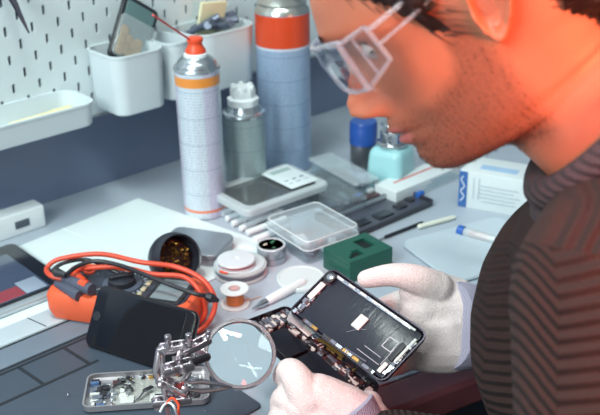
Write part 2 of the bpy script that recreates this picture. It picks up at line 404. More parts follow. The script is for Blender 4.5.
# ------------------------------------------------------------------ multimeter
a = radians(-59); O = V((.424, .930, .0045))
mm = thing('multimeter', O, a, 'orange multimeter with dark face lying behind the black phone', 'multimeter')
OR2 = mat('orange_rubber', 'e4603a', .5, var=.04)
L, W_, Hh = .184, .084, .037
q = B(); S = lambda i, zz, e=0: [(L/2+p*1, W_/2+r, zz) for p, r in rr(L-2*i, W_-2*i, .016, 7)]
q.loft([S(.007, 0), S(.003, .002), S(0, .012), S(0, .03), S(.003, .0355), S(.007, Hh), S(.0095, Hh), S(.0105, Hh-.003)])
q.build('holster', OR2, mm)
DK = mat('meter_face_dark', '3a3f4c', .4)
q = B(); q.slab(L/2, W_/2, Hh-.003, L-.022, W_-.022, .003, .01, .001); q.build('face_panel', DK, mm)
z = Hh
q = B(); q.lathe([(.024, z-.0005), (.024, z+.001), (.021, z+.0015)], 36, (.085, W_/2, 0)); q.build('dial_ring', mat('dial_grey', '545b6c', .4), mm)
q = B(); q.lathe([(.017, z), (.016, z+.008), (.014, z+.009)], 30, (.085, W_/2, 0)); q.at(M3((.085, W_/2, z+.0085), 0, 0, 35)).slab(0, 0, 0, .03, .006, .005, .003, .001); q.at().build('dial_knob', mat('knob_black', '22252d', .4), mm)
q = B(); q.slab(.148, W_/2, z-.0005, .044, .056, .002, .003, .0006); q.build('display_frame', mat('knob_black', '22252d'), mm)
q = B(); q.slab(.148, W_/2, z+.0012, .034, .046, .0008, .001, .0003); q.build('display', mat('lcd_grey', '7e8a90', .15), mm)
q = B()
for k in range(4): q.slab(.116, .022+.0145*k, z-.0005, .006, .01, .003, .002, .0008)
q.build('button_row', mat('button_cream', 'c5b79a', .5), mm)
q = B()
for k in range(22):
    an = radians(-140+13*k); q.at(M3((.085+.029*cos(an), W_/2+.029*sin(an), z-.0002), 0, 0, math.degrees(an))).box(0, 0, 0, .005, .0016, .0006)
q.at().build('dial_mark', mat('mark_white', 'c9cfd6', .5), mm)
for k, (yy, m, lab) in enumerate(((.02, ORN, 'orange jack ring'), (.04, mat('knob_black', '22252d'), 'black jack ring'), (.06, ORN, 'orange jack ring'))):
    q = B(); q.lathe([(.0075, z-.0005), (.0075, z+.002), (.004, z+.002), (.004, z)], 24, (.032, yy, 0)); q.build('jack', m, mm)['label'] = lab
# plugs lying at the near end (on top of the meter)
def lead(name, pts, r, m, label, plug=None):
    o = thing(name, pts[0], 0, label, 'cable', 'test leads of the multimeter')
    b0 = V(pts[0])
    B().tube([V(q)-b0 for q in crom(pts, 10)], r, 10).build('cable', m, o)
    return o, b0
RED = mat('red_silicone', 'd2492f', .45); BLK = mat('black_silicone', '22242b', .45)
GRY = mat('plug_grey', '4f5363', .4)
r1, b0 = lead('test_lead', [G(62, 279, .05), G(50, 275, .053), G(47, 268, .052), G(60, 259, .06), G(100, 254, .068), G(140, 262, .066), G(176, 267, .060), G(203, 280, .05), G(215, 300, .03), G(211, 318, .012), G(200, 330, .006), G(186, 333, .004)], .0031, RED, 'red test lead making the outer loop over the orange multimeter')
q = B(); a_, b_ = G(64, 279, .05)-b0, G(92, 290, .05)-b0
q.tube([a_, a_.lerp(b_, .3), a_.lerp(b_, .55), b_], [.005, .0068, .0078, .0074], 14); q.build('plug', GRY, r1)
q = B(); q.tube([a_.lerp(b_, .62)+V((0, 0, .003)), a_.lerp(b_, .86)+V((0, 0, .003))], [.006, .006], 12); q.build('plug_band', ORN, r1)
r2, b0 = lead('test_lead', [G(74, 270, .048), G(90, 268, .056), G(120, 267, .058), G(152, 274, .056), G(184, 277, .054), G(200, 292, .042), G(205, 310, .02), G(200, 322, .008), G(186, 326, .004)], .0031, RED, 'red test lead making the inner loop over the orange multimeter')
q = B(); a_, b_ = G(72, 271, .048)-b0, G(84, 284, .046)-b0
q.tube([a_, b_], [.005, .0065], 12); q.build('plug', ORN, r2)
r3, b0 = lead('test_lead', [G(66, 275, .06), G(78, 266, .062), G(96, 261, .064), G(122, 266, .063), G(150, 277, .062), G(176, 287, .058), G(196, 294, .055), G(208, 296, .05)], .0026, BLK, 'black test lead crossing over the multimeter')
q = B(); a_, b_ = G(206, 296, .051)-b0, G(219, 301, .046)-b0
q.tube([a_, a_.lerp(b_, .4), b_], [.0042, .006, .0018], 12); q.build('probe_tip', BLK, r3)
q = B(); a_, b_ = G(52, 277, .05)-b0, G(74, 285, .06)-b0
q.tube([G(66, 275, .06)-b0, G(56, 272, .06)-b0], [.003, .006], 12); q.build('plug', BLK, r3)
r4, b0 = lead('test_lead', [G(56, 282, .044), G(52, 272, .05), G(64, 263, .056), G(88, 260, .056), G(112, 270, .052), G(130, 280, .042)], .0024, BLK, 'short black lead arching over the left end of the multimeter')
q = B(); a_, b_ = G(57, 283, .044)-b0, G(80, 296, .042)-b0
q.tube([a_, a_.lerp(b_, .4), b_], [.005, .0072, .0072], 14); q.build('plug', GRY, r4)
# ------------------------------------------------------------------ black phone leaning
P0 = G(83, 345, .0048); P1 = G(188, 380, .0048); P1.z = P0.z
xd = (P1-P0).normalized(); n_ = V((-xd.y, xd.x, 0)); 
if n_.x < 0: n_ = -n_
lean = radians(58); yd = n_*cos(lean)+V((0, 0, 1))*sin(lean)
Mx = frame(P0, xd, yd)
if Mx.to_3x3().col[2].z < 0: Mx = Mx
ph = thing('smartphone', (0, 0, 0), 0, 'intact black smartphone with blank screen leaning on the multimeter', 'phone', M=Mx)
PL, PW = .138, .072
PHB = mat('phone_black', '111216', .22, var=.05)
B().slab(PL/2, PW/2, -.0078, PL, PW, .0076, .011, .0022, 7).build('phone_body', PHB, ph)
B().slab(PL/2, PW/2, -.0004, PL-.003, PW-.003, .0008, .0095, .0003, 7).build('glass_front', mat('glass_front_black', '15161c', .1), ph)
B().slab(PL/2+.001, PW/2, .0002, PL-.030, PW-.007, .0006, .0015, .0002).build('screen', mat('screen_black', '0e0f16', .07, var=.02), ph)
B().lathe([(.0052, 0), (.0052, .0007), (.0044, .0008), (.0042, .0005)], 28, (.0085, PW/2, .0002)).build('home_button', mat('home_grey', '3a3b42', .3, .5), ph)
B().slab(PL-.008, PW/2, .0003, .0015, .011, .0005, .0007, .0002).build('earpiece', mat('home_grey', '3a3b42'), ph)

# ------------------------------------------------------------------ middle of the bench
STEEL = mat('brushed_tin', '9aa5b0', .4, .4, var=.05)
p = G(190, 254); 
tn = thing("metal_tin", (0.6609, 0.9463, 0), radians(-61.8), 'flat grey metal tin with rounded corners behind the black bowl', 'tin')
B().slab(0, 0, 0, .088, .068, .013, .012, .002, 7).build('tin_base', STEEL, tn)
B().slab(0, 0, .0115, .090, .070, .008, .013, .0025, 7).build('tin_lid', mat('tin_lid', '98a4ae', .4, .5), tn)
cdm = mat('card_white', 'd5dde0', .7)
w = thing('white_card', (0.7236, 0.9169, 0), radians(-62.0), 'narrow white card strip lying between tin and solder reels', 'card')
B().slab(0, 0, 0, .06, .022, .004, .001, .0005).build('card_strip', cdm, w)
# bowl lying open toward the right
Rb = .034
bw = thing('magnetic_bowl', (0.5955, 0.9009, Rb*.985), 0, 'black round bowl lying on its side with brass screws inside', 'bowl')
vd = (cR*.62-fw*.75+V((0, 0, .14))).normalized(); Mb = frame((0, 0, 0), vd.orthogonal(), vd.cross(vd.orthogonal()))
if (Mb.to_3x3().col[2]-vd).length > .1: Mb = frame((0, 0, 0), vd.cross(vd.orthogonal()), vd.orthogonal())
prof = [(Rb*sin(a), -Rb*cos(a)) for a in [radians(2+10.5*k) for k in range(12)]]
prof2 = [((Rb-.0025)*sin(a), -(Rb-.0025)*cos(a)) for a in [radians(116-9.5*k) for k in range(13)]]
B().at(Mb).lathe(prof+prof2, 56).build('bowl_shell', mat('bowl_black', '2b2e37', .38, var=.1), bw, smooth=60)
B().at(Mb @ T(V((0, 0, -.014)))).lathe([(.001, 0), (.0245, 0), (.0265, .008), (.001, .010)], 30).build('inner_lining', mat('rust_lining', '3a1f1a', .6, var=.3, nscale=200), bw)
sc_ = B(); rnd = random.Random(4)
for k in range(110):
    r_ = .023*sqrt(rnd.random()); an = rnd.random()*2*pi
    sc_.at(Mb @ T(V((r_*cos(an), r_*sin(an), -.004+rnd.random()*.006-.0))) @ Matrix.Rotation(rnd.random()*3, 4, (rnd.random(), rnd.random(), .3)))
    sc_.lathe([(.0014, 0), (.0014, .0008), (.0006, .0009), (.0005, .003)], 6)
t = NT('brass_screws'); t.princ(**{'Base Color': t.mix(t.math('GREATER_THAN', t.noise(300), .5), srgb('b58a3a'), srgb('4c2c20')), 'Metallic': .8, 'Roughness': .3})
o = sc_.build('screws', t.m); o.location = bw.location; tag(o, 'tiny brass screws heaped inside the black bowl', 'screws', kind='stuff')
# solder reels
CLW = mat('reel_white', 'c6d0d4', .35, var=.03)
rx, ry = 0.6626, 0.8565
re1 = thing('desoldering_reel', (rx+.006, ry+.004, 0), 0, 'larger clear reel of grey braid underneath the small reel', 'reel')
B().lathe([(.033, 0), (.0345, .001), (.0345, .0035), (.031, .0045), (.031, .011), (.0345, .012), (.0345, .0145), (.033, .0155), (.012, .0155)], 56).build('reel_body', clear('reel_clear', 'dfe8ee', .12, .5), re1)
B().lathe([(.0318, .0044), (.0325, .0075), (.0318, .0112)], 56, cap=(False, False)).build('braid', mat('braid_grey', '767e8b', .5, .4, var=.2, nscale=300), re1)
B().lathe([(.031, .0152), (.0315, .0162), (.030, .0168), (.006, .0166)], 48).build('paper_ring', CLW, re1)
q = B(); q.at(M3((-.03, -.006, .0163), 0, 0, 25)).slab(0, 0, 0, .01, .012, .0015, .002, .0005); q.build('orange_sticker', ORN, re1)
re2 = thing('solder_reel', (rx-.002, ry+.002, .0168), 0, 'small white reel with pink wire on top of the braid reel', 'reel')
B().lathe([(.0235, 0), (.0245, .0008), (.0235, .0018), (.019, .002), (.019, .0065), (.0235, .0068), (.0248, .0075), (.024, .0088), (.010, .0098), (.0035, .0098), (.003, .0085)], 52).build('reel_body', mat('reel_translucent', 'cdd3d8', .3, var=.03), re2)
B().lathe([(.0195, .0019), (.0212, .0045), (.0195, .0067)], 52, cap=(False, False)).build('pink_wire', mat('pink_wire', 'c0767e', .4), re2)['label'] = 'pink wire winding'
# small round tin with green bits
p = G(271, 263)
st = thing('round_tin', (p.x+.006, p.y+.006, 0), 0, 'small round silver tin with bits of green inside', 'tin')
B().lathe([(.0185, 0), (.0195, .001), (.0195, .0085), (.0182, .009), (.0182, .010), (.0195, .0105), (.0195, .0225), (.019, .023), (.0165, .023), (.0162, .0205), (.001, .0205)], 52).build('tin_wall', mat('tin_bright', 'aeb8bf', .25, .8), st)
B().lathe([(.0192, .0228), (.0188, .0238), (.0168, .0238), (.0165, .0228)], 52).build('rim', CLW, st)
q = B(); rnd = random.Random(2)
for k in range(9):
    q.at(M3(((rnd.random()-.5)*.020, (rnd.random()-.5)*.018, .0203+k*.0002), rnd.random()*12, rnd.random()*12, rnd.random()*180)).slab(0, 0, 0, .010, .004, .0012, .001, .0004); q.mt(0 if k % 3 else 1)
q.build('green_chip', [mat('green_board', '2f6b48', .4), mat('chip_cream', 'd6d2ba', .5)], st)
# white sticks (cotton swabs / tubes)
names = ['white swab stick nearest the upright cans, first of six', 'white swab stick second from the cans', 'white swab stick third from the cans', 'white swab stick fourth from the cans', 'white swab stick fifth from the cans', 'white swab stick nearest the small round tin']
ends = [((222, 214), (262, 198)), ((226, 219), (272, 202)), ((232, 224), (278, 207)), ((240, 229), (283, 211)), ((247, 233), (287, 218)), ((254, 240), (290, 226))]
for nm, (e0, e1) in zip(names, ends):
    A_, B_ = G(*e0, .005), G(*e1, .006); L_ = (B_-A_).length
    o = thing('swab_stick', (0, 0, 0), 0, nm, 'swab', 'white swab sticks in front of the clear box', M=frame(A_, B_-A_, (0, 0, 1)))
    B().lathe([(.0040, 0), (.0048, .0006), (.0048, L_-.012)], 18, axis='x').build('stick', mat('swab_white', 'dde4e6', .5, var=.02), o)
    B().lathe([(.0048, L_-.0125), (.0053, L_-.008), (.0046, L_-.002), (.001, L_)], 18, axis='x').build('swab_tip', mat('cotton', 'e6eaea', .9), o)
# clear boxes
CLR = clear('clear_plastic', 'f4f9fb', .08, .05); CLF = clear('frosted_plastic', 'f4f9fb', .2, .22)
b1 = thing('clear_case', (0.8258, 0.9864, 0), radians(-3.1), 'large clear plastic case with dark square lid window and white label', 'box')
w_, d_ = .15, .10
B().tray(0, 0, 0, w_, d_, .022, .010, .002, .003, 6).build('case_base', CLR, b1)
q = B(); o_ = lambda i, zz: [(x, y, zz) for x, y in rr(w_+.004-2*i, d_+.004-2*i, .011, 6)]
q.loft([o_(0, .0205), o_(0, .0265), o_(.0015, .0285), o_(.011, .0285), o_(.013, .0265), o_(.0105, .0262), o_(.003, .026), o_(.0022, .0205)], False, False).build('lid_rim', clear('lid_frost', 'f2f8fa', .2, .42), b1)
B().slab(0, 0, .0252, w_-.022, d_-.022, .0012, .004, .0004).build('lid_window', clear('window_dark', '8d98a2', .1, .1), b1)
q = B(); q.slab(-.032, -.002, .0025, .05, .075, .002, .004, .001); q.build('foam_insert', mat('foam_dark', '3c434d', .8), b1)
q = B(); q.slab(.044, .006, .0285, .052, .078, .0006, .002, .0002); q.build('paper_label', mat('label_white', 'dde7ea', .6), b1)
q = B(); q.slab(.046, .030, .029, .036, .010, .0004, .001, .0001); q.build('label_bar', mat('label_green', '9fb6b2', .5), b1)
q = B()
for k in range(3):
    q.at(M3((.030+.014*k, -.006, .029))).slab(0, 0, 0, .007, .003+.001*k, .0004, .001, .0001)
    q.at(M3((.030+.014*k, -.017, .029))).slab(0, 0, 0, .008, .0015, .0004, .0005, .0001)
q.build('label_print', mat('label_ink', '7b8a96', .5), b1)
b1.scale = (1, 1, 1.3)
co = thing('white_disc_lid', (0.7922, 0.9787, .0048), 0, 'round white dimpled disc lying inside the large clear case', 'disc')
B().lathe([(.024, 0), (.025, .0008), (.025, .011), (.024, .012), (.020, .0122), (.019, .0112), (.0185, .0112), (.0175, .0122), (.001, .0122)], 48).build('disc_plate', mat('disc_white', 'c0c8ce', .45), co)
q = B()
for k in range(7):
    a = k*2*pi/6; rr_ = .0115 if k else 0; a = a if k < 7 else 0
    q.lathe([(.003, .0120), (.003, .0130), (.0018, .0130), (.0016, .0121)], 16, (rr_*cos(a), rr_*sin(a), 0))
q.build('disc_hole', mat('disc_mark', '59616c', .5), co)
b2 = thing('clear_part_box', (0.7937, 0.8574, 0), radians(-7.0), 'smaller frosted clear box with metal bits inside, left of the green block', 'box')
w_, d_ = .088, .098
B().tray(0, 0, 0, w_, d_, .018, .008, .0016, .002, 6).build('box_base', CLR, b2)
B().slab(0, 0, .0178, w_+.003, d_+.003, .011, .010, .0035, 6).build('box_lid', CLF, b2)
b2.scale = (1, 1, 1.2)
o_ = [(x, y, .0285) for x, y in rr(w_-.001, d_-.001, .0085, 6)]
B().tube(o_, .0006, 6, closed=True).build('lid_edge', mat('edge_white', 'dfe8ec', .3), b2)
B().tube([(x, y, .0182) for x, y in rr(w_+.0035, d_+.0035, .010, 6)], .0007, 6, closed=True).build('rim_edge', mat('edge_white', 'dfe8ec', .3), b2)
bx_, by_ = b2.location.x, b2.location.y; rnd = random.Random(5)
sm = [mat('bit_grey', '6d7784', .3, .5), mat('bit_white', 'dfe5e8', .5), mat('bit_pink', 'b98a92', .5)]
for k, (x, y, w1, d1, rz, m, lab) in enumerate(((-.022, -.022, .022, .014, 30, 0, 'grey rectangular chip at the left in the frosted box'), (-.002, -.030, .016, .010, -20, 1, 'white connector block at the front in the frosted box'), (.017, -.022, .018, .011, 50, 1, 'white square chip at the right in the frosted box'), (.006, -.01, .012, .008, 10, 2, 'pinkish connector in the middle of the frosted box'), (-.012, .012, .03, .02, 65, 1, 'pale plate at the back in the frosted box'))):
    o = B().slab(0, 0, 0, w1, d1, .005, .001, .0008).build('small_part', sm[m]); o.matrix_world = T(V((bx_+x, by_+y, .0022))) @ RZ(radians(rz)); tag(o, lab, 'part', 'parts in the frosted box')
# organizers behind
for (cx, cy, rz, lab, dx) in ((0.9038, 0.9351, 80.6, 'clear hinged organizer box with metal catch behind the frosted box', 0), (0.9668, 0.9720, 80.4, 'clear long box lying behind the organizer, below the blue canister', 1)):
    b3 = thing('clear_organizer', (cx, cy, 0), radians(rz), lab, 'box', 'clear boxes right of the tall can')
    w_, d_ = (.12, .052) if not dx else (.13, .045)
    B().tray(0, 0, 0, w_, d_, .024, .006, .002, .001, 6).build('box_base', CLR, b3)
    B().slab(0, 0, .0238, w_+.002, d_+.002, .006, .006, .0028, 6).build('box_lid', CLR if not dx else CLF, b3)
    q = B()
    for s in (-.3, .1, .35): q.box(s*w_, 0, .002, .0016, d_-.006, .0216)
    q.build('divider', CLR, b3)
    for s in (-1, 1): B().lathe([(.003, -.004), (.003, .004)], 14, (-w_/2-.002, s*d_*.3, .026), axis='y').build('catch', ALU, b3)
    q = B(); q.slab(-.02+.02*dx, 0, .0022, .05, .034, .008, .003, .002); q.build('dark_filling', mat('filling_dark', '4b4f59', .5), b3)
# dark screwdriver case
tc = thing('screwdriver_case', (0.9265, 0.8653, 0), radians(-1.4), 'flat dark open tool case with blue hinges left of the white stick', 'case')
CASE = mat('case_dark', '34343d', .3, var=.1)
w_, d_ = .165, .088
B().tray(0, 0, 0, w_, d_, .010, .005, .002, .001, 5).build('case_body', CASE, tc)
B().slab(.0, -.004, .0035, w_-.01, d_-.012, .002, .003, .0005).build('case_floor', mat('case_floor', '474b57', .35), tc)
q = B()
for k, (x, y, w1, d1) in enumerate(((-.045, -.02, .022, .016), (-.005, -.022, .03, .018), (.035, -.018, .018, .016), (.062, -.012, .012, .014))):
    q.slab(x, y, .005, w1, d1, .003, .002, .001)
q.build('pocket', mat('pocket_dark', '24262e', .35), tc)
q = B(); q.slab(-.01, .018, .0055, w_-.04, .006, .006, .002, .0015); q.build('divider_bar', mat('clear_bar', 'a7b1ba', .2), tc)['label'] = 'pale grey divider bar'
q = B()
for k in range(26): q.box(-.085+.0058*k+.008, .018, .0112, .0016, .0064, .0012)
q.build('bit_slots', DG, tc)
q = B(); q.slab(0, .034, .0055, w_-.03, .012, .004, .002, .001); q.build('tool_rail', mat('rail_red_brown', '4a3236', .35), tc)
for cc_ in ((w_/2+.002, -.012, .0085), (.01, d_/2+.003, .0085)):
    B().lathe([(.0045, -.006), (.005, -.004), (.005, .004), (.0045, .006)], 18, cc_, axis='x').build('hinge_cap', mat('hinge_blue', '2e62b4', .35), tc)['label'] = 'blue hinge cap'
q = B(); q.slab(w_/2-.05, d_/2-.002, .009, .012, .008, .007, .003, .002); q.slab(w_/2-.008, .022, .009, .01, .008, .007, .003, .002); q.build('latch', clear('latch_clear', 'e2e8ec', .08, .5), tc)
sd = thing('precision_screwdriver', (0, 0, 0), 0, 'thin dark screwdriver lying along the front edge of the tool case', 'screwdriver', M=frame(G(352, 250, .003), G(424, 222, .003)-G(352, 250, .003), (0, 0, 1)))
B().lathe([(.0006, 0), (.0014, .004), (.0014, .06)], 12, axis='x').build('blade', STEEL, sd)
B().lathe([(.0014, .058), (.0026, .062), (.0026, .13), (.002, .133)], 16, axis='x').build('handle', mat('knob_black', '22252d'), sd)
# green block
g0 = thing('green_block', (0.7896, 0.7658, 0), radians(-6.6), 'dark green metal block with a stepped recess and a slot', 'block')
GRN = mat('green_enamel', '1d5a4c', .32, .15, var=.08, nscale=30)
w_, d_, h_ = .072, .056, .030
q = B(); q.slab(0, 0, 0, w_, d_, h_-.004, .0015, .0006)
xs = [-w_/2+.0006, -.022, -.009, .008, .022, w_/2-.0006]
def cellgrid(q, xs, ys, z0, z1, holes):
    for i in range(len(xs)-1):
        for j in range(len(ys)-1):
            if (i, j) in holes: continue
            q.box((xs[i]+xs[i+1])/2, (ys[j]+ys[j+1])/2, z0, xs[i+1]-xs[i], ys[j+1]-ys[j], z1-z0)
cellgrid(q, [-.0354, -.027, -.0215, -.016, -.0105, -.005, .004, .022, .0354], [-.0274, -.019, -.014, -.009, -.004, .004, .016, .0274], h_-.0042, h_, {(1, 1), (2, 1), (3, 1), (4, 1), (2, 2), (3, 2), (4, 2), (3, 3), (4, 3), (6, 4), (6, 5), (6, 3)})
q.build('block_body', GRN, g0, smooth=20)
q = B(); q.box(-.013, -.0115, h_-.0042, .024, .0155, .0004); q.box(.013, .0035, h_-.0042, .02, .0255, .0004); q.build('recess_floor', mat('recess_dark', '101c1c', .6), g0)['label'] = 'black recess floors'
# copper spool
p = G(236, 306)
sp = thing('wire_spool', (p.x+.002, p.y+.004, 0), 0, 'small white spool of copper wire standing on the bench', 'spool')
B().lathe([(.018, 0), (.0185, .0008), (.018, .0022), (.006, .0024), (.006, .0205), (.0172, .0208), (.0178, .0218), (.0172, .0228), (.0075, .0228), (.007, .019), (.001, .019)], 48).build('spool_body', mat('spool_white', 'd4dadb', .4, var=.02), sp)
q = B(); rows = 12
pr = []
for k in range(rows):
    zc = .0026+.0015*k; pr += [(.0098, zc), (.0108, zc+.0004), (.0108, zc+.0010), (.0098, zc+.0014)]
q.lathe(pr, 44, cap=(False, False)); q.build('copper_winding', mat('copper', 'e8a06a', .3, .6, var=.12, nscale=150), sp)
q = B(); q.tube(crom([(.0105, -.004, .004), (.018, -.008, .0025), (.026, -.008, .0012), (.034, -.009, .0012)], 6), .0005, 6); q.build('loose_wire', mat('copper', 'd08a55'), sp)
B().lathe([(.0062, .0225), (.0062, .0231), (.0030, .0231)], 30).build('centre_label', mat('label_pink', 'c59a98', .5), sp)
# white petri lid
p = G(301, 281)
o = B().lathe([(.030, 0), (.0315, .0008), (.0315, .005), (.0305, .0062), (.0285, .0062), (.0278, .0054), (.001, .0054)], 60).build('petri_dish', mat('petri_white', 'c9d4d6', .3, var=.02)); o.location = (p.x, p.y, 0); tag(o, 'round flat white dish lid between the copper spool and the green block', 'dish')
# pen-like soldering tool
A_, B_ = G(252, 309, .005), G(330, 268, .006)
sd = thing('precision_tool', (0, 0, 0), 0, 'white handled tool with silver tip lying right of the copper spool', 'screwdriver', M=frame(A_, B_-A_, (0, 0, 1)))
B().lathe([(.0008, 0), (.0012, .004), (.0022, .008), (.0046, .016), (.0046, .022), (.0040, .0225), (.0044, .024)], 24, axis='x').build('metal_tip', mat('chrome', 'c4c8cc', .15, .95, var=.03), sd)
B().lathe([(.0042, .0235), (.0055, .028), (.0062, .05), (.0066, .085), (.005, .09)], 24, axis='x').build('handle', WPL, sd)
# blue capped canister
p = G(363, 168)
bc = thing('metal_canister', (p.x, p.y, 0), 0, 'short steel canister with royal blue cap left of the teal bottle', 'canister')
B().lathe([(.0195, 0), (.021, .001), (.021, .045)], 44).build('canister_wall', mat('canister_steel', '8d8c90', .3, .85, var=.2, nscale=40), bc)
B().lathe([(.0205, .0445), (.0225, .045), (.0225, .070), (.0222, .0705), (.0222, .078), (.0205, .082), (.001, .083)], 44).build('cap', mat('cap_blue', '274f9c', .3), bc)
# teal dispenser bottle
te = thing('dispenser_bottle', (1.0254, 0.9241, 0), radians(15.5), 'pale teal square dispenser bottle with chrome pump cap under the nose', 'bottle')
q = B(); o_ = lambda w1, zz: [(x, y, zz) for x, y in rr(w1, w1, .013*w1/.062, 8)]
q.loft([o_(.056, 0), o_(.060, .0015), o_(.0625, .006), o_(.0605, .030), o_(.0575, .050), o_(.055, .056), o_(.049, .0605), o_(.038, .0625), o_(.034, .066)])
q.build('bottle_body', mat('teal_plastic', '9cced3', .35, var=.02), te)
q = B(); q.lathe([(.018, .0655), (.024, .067), (.0245, .069), (.020, .070), (.0185, .071), (.0185, .086), (.017, .088), (.009, .0885), (.0085, .095), (.0165, .097), (.0175, .099), (.0165, .101), (.001, .0995)], 44); q.build('pump_cap', mat('chrome', 'c4c8cc'), te)
B().slab(.012, -.0312, .004, .024, .001, .005, .0004, .0002).build('bottle_print', mat('print_dark', '3a5e68', .5), te)
# flat white box with red stripe
fb = thing('flat_carton', (1.0601, 0.8821, 0), radians(-0.4), 'flat white carton with a red stripe behind the tool case', 'box')
CART = mat('carton_white', 'd5dddf', .55, var=.02)
B().slab(0, 0, 0, .185, .045, .022, .0015, .0008).build('carton', CART, fb)
B().slab(.0, .004, .0218, .14, .004, .0006, .0005, .0002).build('red_stripe', mat('stripe_red', 'cf6a66', .5), fb)
q = B()
for k in range(3): q.slab(.01, -.0228, .006+.005*k, .09-.02*k, .0006, .0014, .0003, .0001)
q.build('carton_print', mat('print_teal', '8fb3bb', .5), fb)
# blue and white medicine style box
A_ = G(458, 206); 
mb = thing('printed_carton', A_, radians(-69), 'white printed carton with blue side panel beside the neck', 'box')
L_, W_, H_ = .15, .062, .058
B().slab(L_/2, W_/2, 0, L_, W_, H_, .0012, .0007).build('carton', CART, mb)
q = B(); q.box(.006, -.0004, .0008, .0125, .0008, H_-.0016); q.box(-.0002, W_/2, .0008, .0006, W_-.002, H_-.0016); q.build('blue_panel', mat('panel_blue', '3a68a8', .45), mb)['label'] = 'blue side panel'
q = B(); q.box(.052, W_*.40, H_-.0002, .055, W_*.28, .0006); q.box(.105, W_*.40, H_-.0002, .03, W_*.28, .0006); q.build('top_print', mat('print_sky', 'a3c0dd', .5), mb)
q = B()
for k in range(5): q.box(.06-.004*(k % 2), -.0003, .014+.006*k, .05+.006*(k % 3), .0006, .0012)
q.box(.03, -.0003, .016, .0012, .0006, .034); q.box(.022, -.0003, .016, .0010, .0006, .034)
q.build('front_print', mat('print_grey', 'a9b7c0', .5), mb)
q = B(); q.tube(crom([(.003, -.0010, .010), (.008, -.0010, .018), (.003, -.0010, .026), (.008, -.0010, .034), (.003, -.0010, .044), (.006, -.0010, .05)], 5), .0009, 6); q.build('panel_script', mat('script_white', 'e0e6ee', .5), mb)
# blue capped tube and white stick
A_, B_ = G(458, 230, .008), G(492, 239, .008)
bt = thing('blue_capped_tube', (0, 0, 0), 0, 'clear tube with a bright blue cap lying left of the sleeve', 'tube', M=frame(A_, B_-A_, (0, 0, 1)))
B().lathe([(.0068, 0), (.0078, .001), (.0078, .009), (.0068, .010)], 28, axis='x').build('cap', mat('cap_bright_blue', '2a5fb0', .35), bt)
B().lathe([(.0062, .0095), (.0062, .07), (.004, .074)], 28, axis='x').build('tube_wall', clear('tube_clear', 'dfe8ee', .08, .5), bt)
q = B(); q.lathe([(.0045, .018), (.0045, .045)], 16, axis='x'); q.build('red_filling', mat('tube_red', 'c05a60', .5), bt)
A_, B_ = G(418, 227, .004), G(455, 217, .004)
o = B().lathe([(.002, 0), (.0036, .002), (.0034, (B_-A_).length-.006), (.0022, (B_-A_).length)], 18, axis='x').build('white_stick', mat('ivory', 'dde0d2', .5)); o.matrix_world = frame(A_, B_-A_, (0, 0, 1)); tag(o, 'short ivory white stick lying between tool case and blue capped tube', 'stick')
# square white dish plate
sp_ = thing('round_welled_plate', (0.9405, 0.6863, 0), radians(-15.3), 'pale plate with a shallow round well in front of the sleeve', 'plate')
q = B(); sq = lambda i, zz: [(x, y, zz) for x, y in rr(.17-2*i, .13-2*i, .018, 10)]
N = 44
cir = lambda r, zz: [(r*cos(radians(45*0)+2*pi*k/N), r*sin(2*pi*k/N), zz) for k in range(N)]
q.loft([sq(.003, 0), sq(0, .003), sq(.001, .006)]+[cir(.042, .0061), cir(.038, .0040), cir(.001, .0036)])
q.build('plate_body', mat('plate_pale', 'b6c3cc', .4, var=.02), sp_)

# ------------------------------------------------------------------ disassembled chassis at the front
rnd = random.Random(11)
CHM = mat('chassis_metal', 'b4b0b4', .3, .7); CHI = mat('chassis_inner', 'b9b9b4', .45, .4, var=.1, nscale=200)
cols = [mat('pcb_grey', '6d7280', .4, .3), mat('pcb_white', 'cfd0cc', .5), mat('pcb_dark', '26262c', .4), mat('pcb_blue', '4d6a96', .4), mat('pcb_gold', 'b08a4c', .3, .7), mat('pcb_maroon', '4d2a2c', .45), mat('pcb_silver', 'b9bcc2', .25, .9)]
def litter(q, x0, x1, y0, y1, z, n, s0, s1, hs=(.0008, .0022), pal=(0, 1, 2, 6, 6, 2, 0), rnd=rnd, ang=0):
    for _ in range(n):
        w1, d1 = s0+rnd.random()*(s1-s0), s0+rnd.random()*(s1-s0)*.7
        w1 = min(w1, (x1-x0)*.95); d1 = min(d1, (y1-y0)*.95)
        x = x0+w1/2+rnd.random()*(x1-x0-w1); y = y0+d1/2+rnd.random()*(y1-y0-d1)
        q.mt(rnd.choice(pal)); q.at(M3((x, y, z), 0, 0, rnd.choice((0, 0, 0, ang)))); q.slab(0, 0, 0, w1, d1, hs[0]+rnd.random()*(hs[1]-hs[0]), min(w1, d1)*.15, .0002, 2, 1)
    q.at()
P0, P1, P3 = G(82, 414, .004), G(213, 405, .004), G(90, 383, .006)
cl_, cw = .130, .060
cs = thing('phone_chassis', (0, 0, 0), 0, 'gutted silver phone chassis lying open at the front left', 'phone', M=frame(V((P0.x, P0.y, .0032)), V((P1.x-P0.x, P1.y-P0.y, 0)), V((-(P1.y-P0.y), P1.x-P0.x, 0))))
q = B(); q.tray(cl_/2, cw/2, 0, cl_, cw, .0085, .009, .0018, .0004, 7); q.build('chassis_frame', CHM, cs)
q = B(); q.slab(cl_*.52, cw/2, .0020, .075, cw-.010, .0012, .002, .0004); q.build('back_plate', CHI, cs)
q = B(); q.mt(0)
for k in range(9):
    for j in range(10): q.box(.046+.006*k, .012+.0037*j, .0031, .0045, .0005, .0004)
q.build('plate_ribs', mat('rib_pale', 'd4d4cf', .4, .3), cs)
q = B(); litter(q, .004, .026, .005, .053, .002, 34, .003, .010, (.002, .0055), (0, 0, 1, 2, 3, 6, 2)); q.build('camera_module', cols, cs)
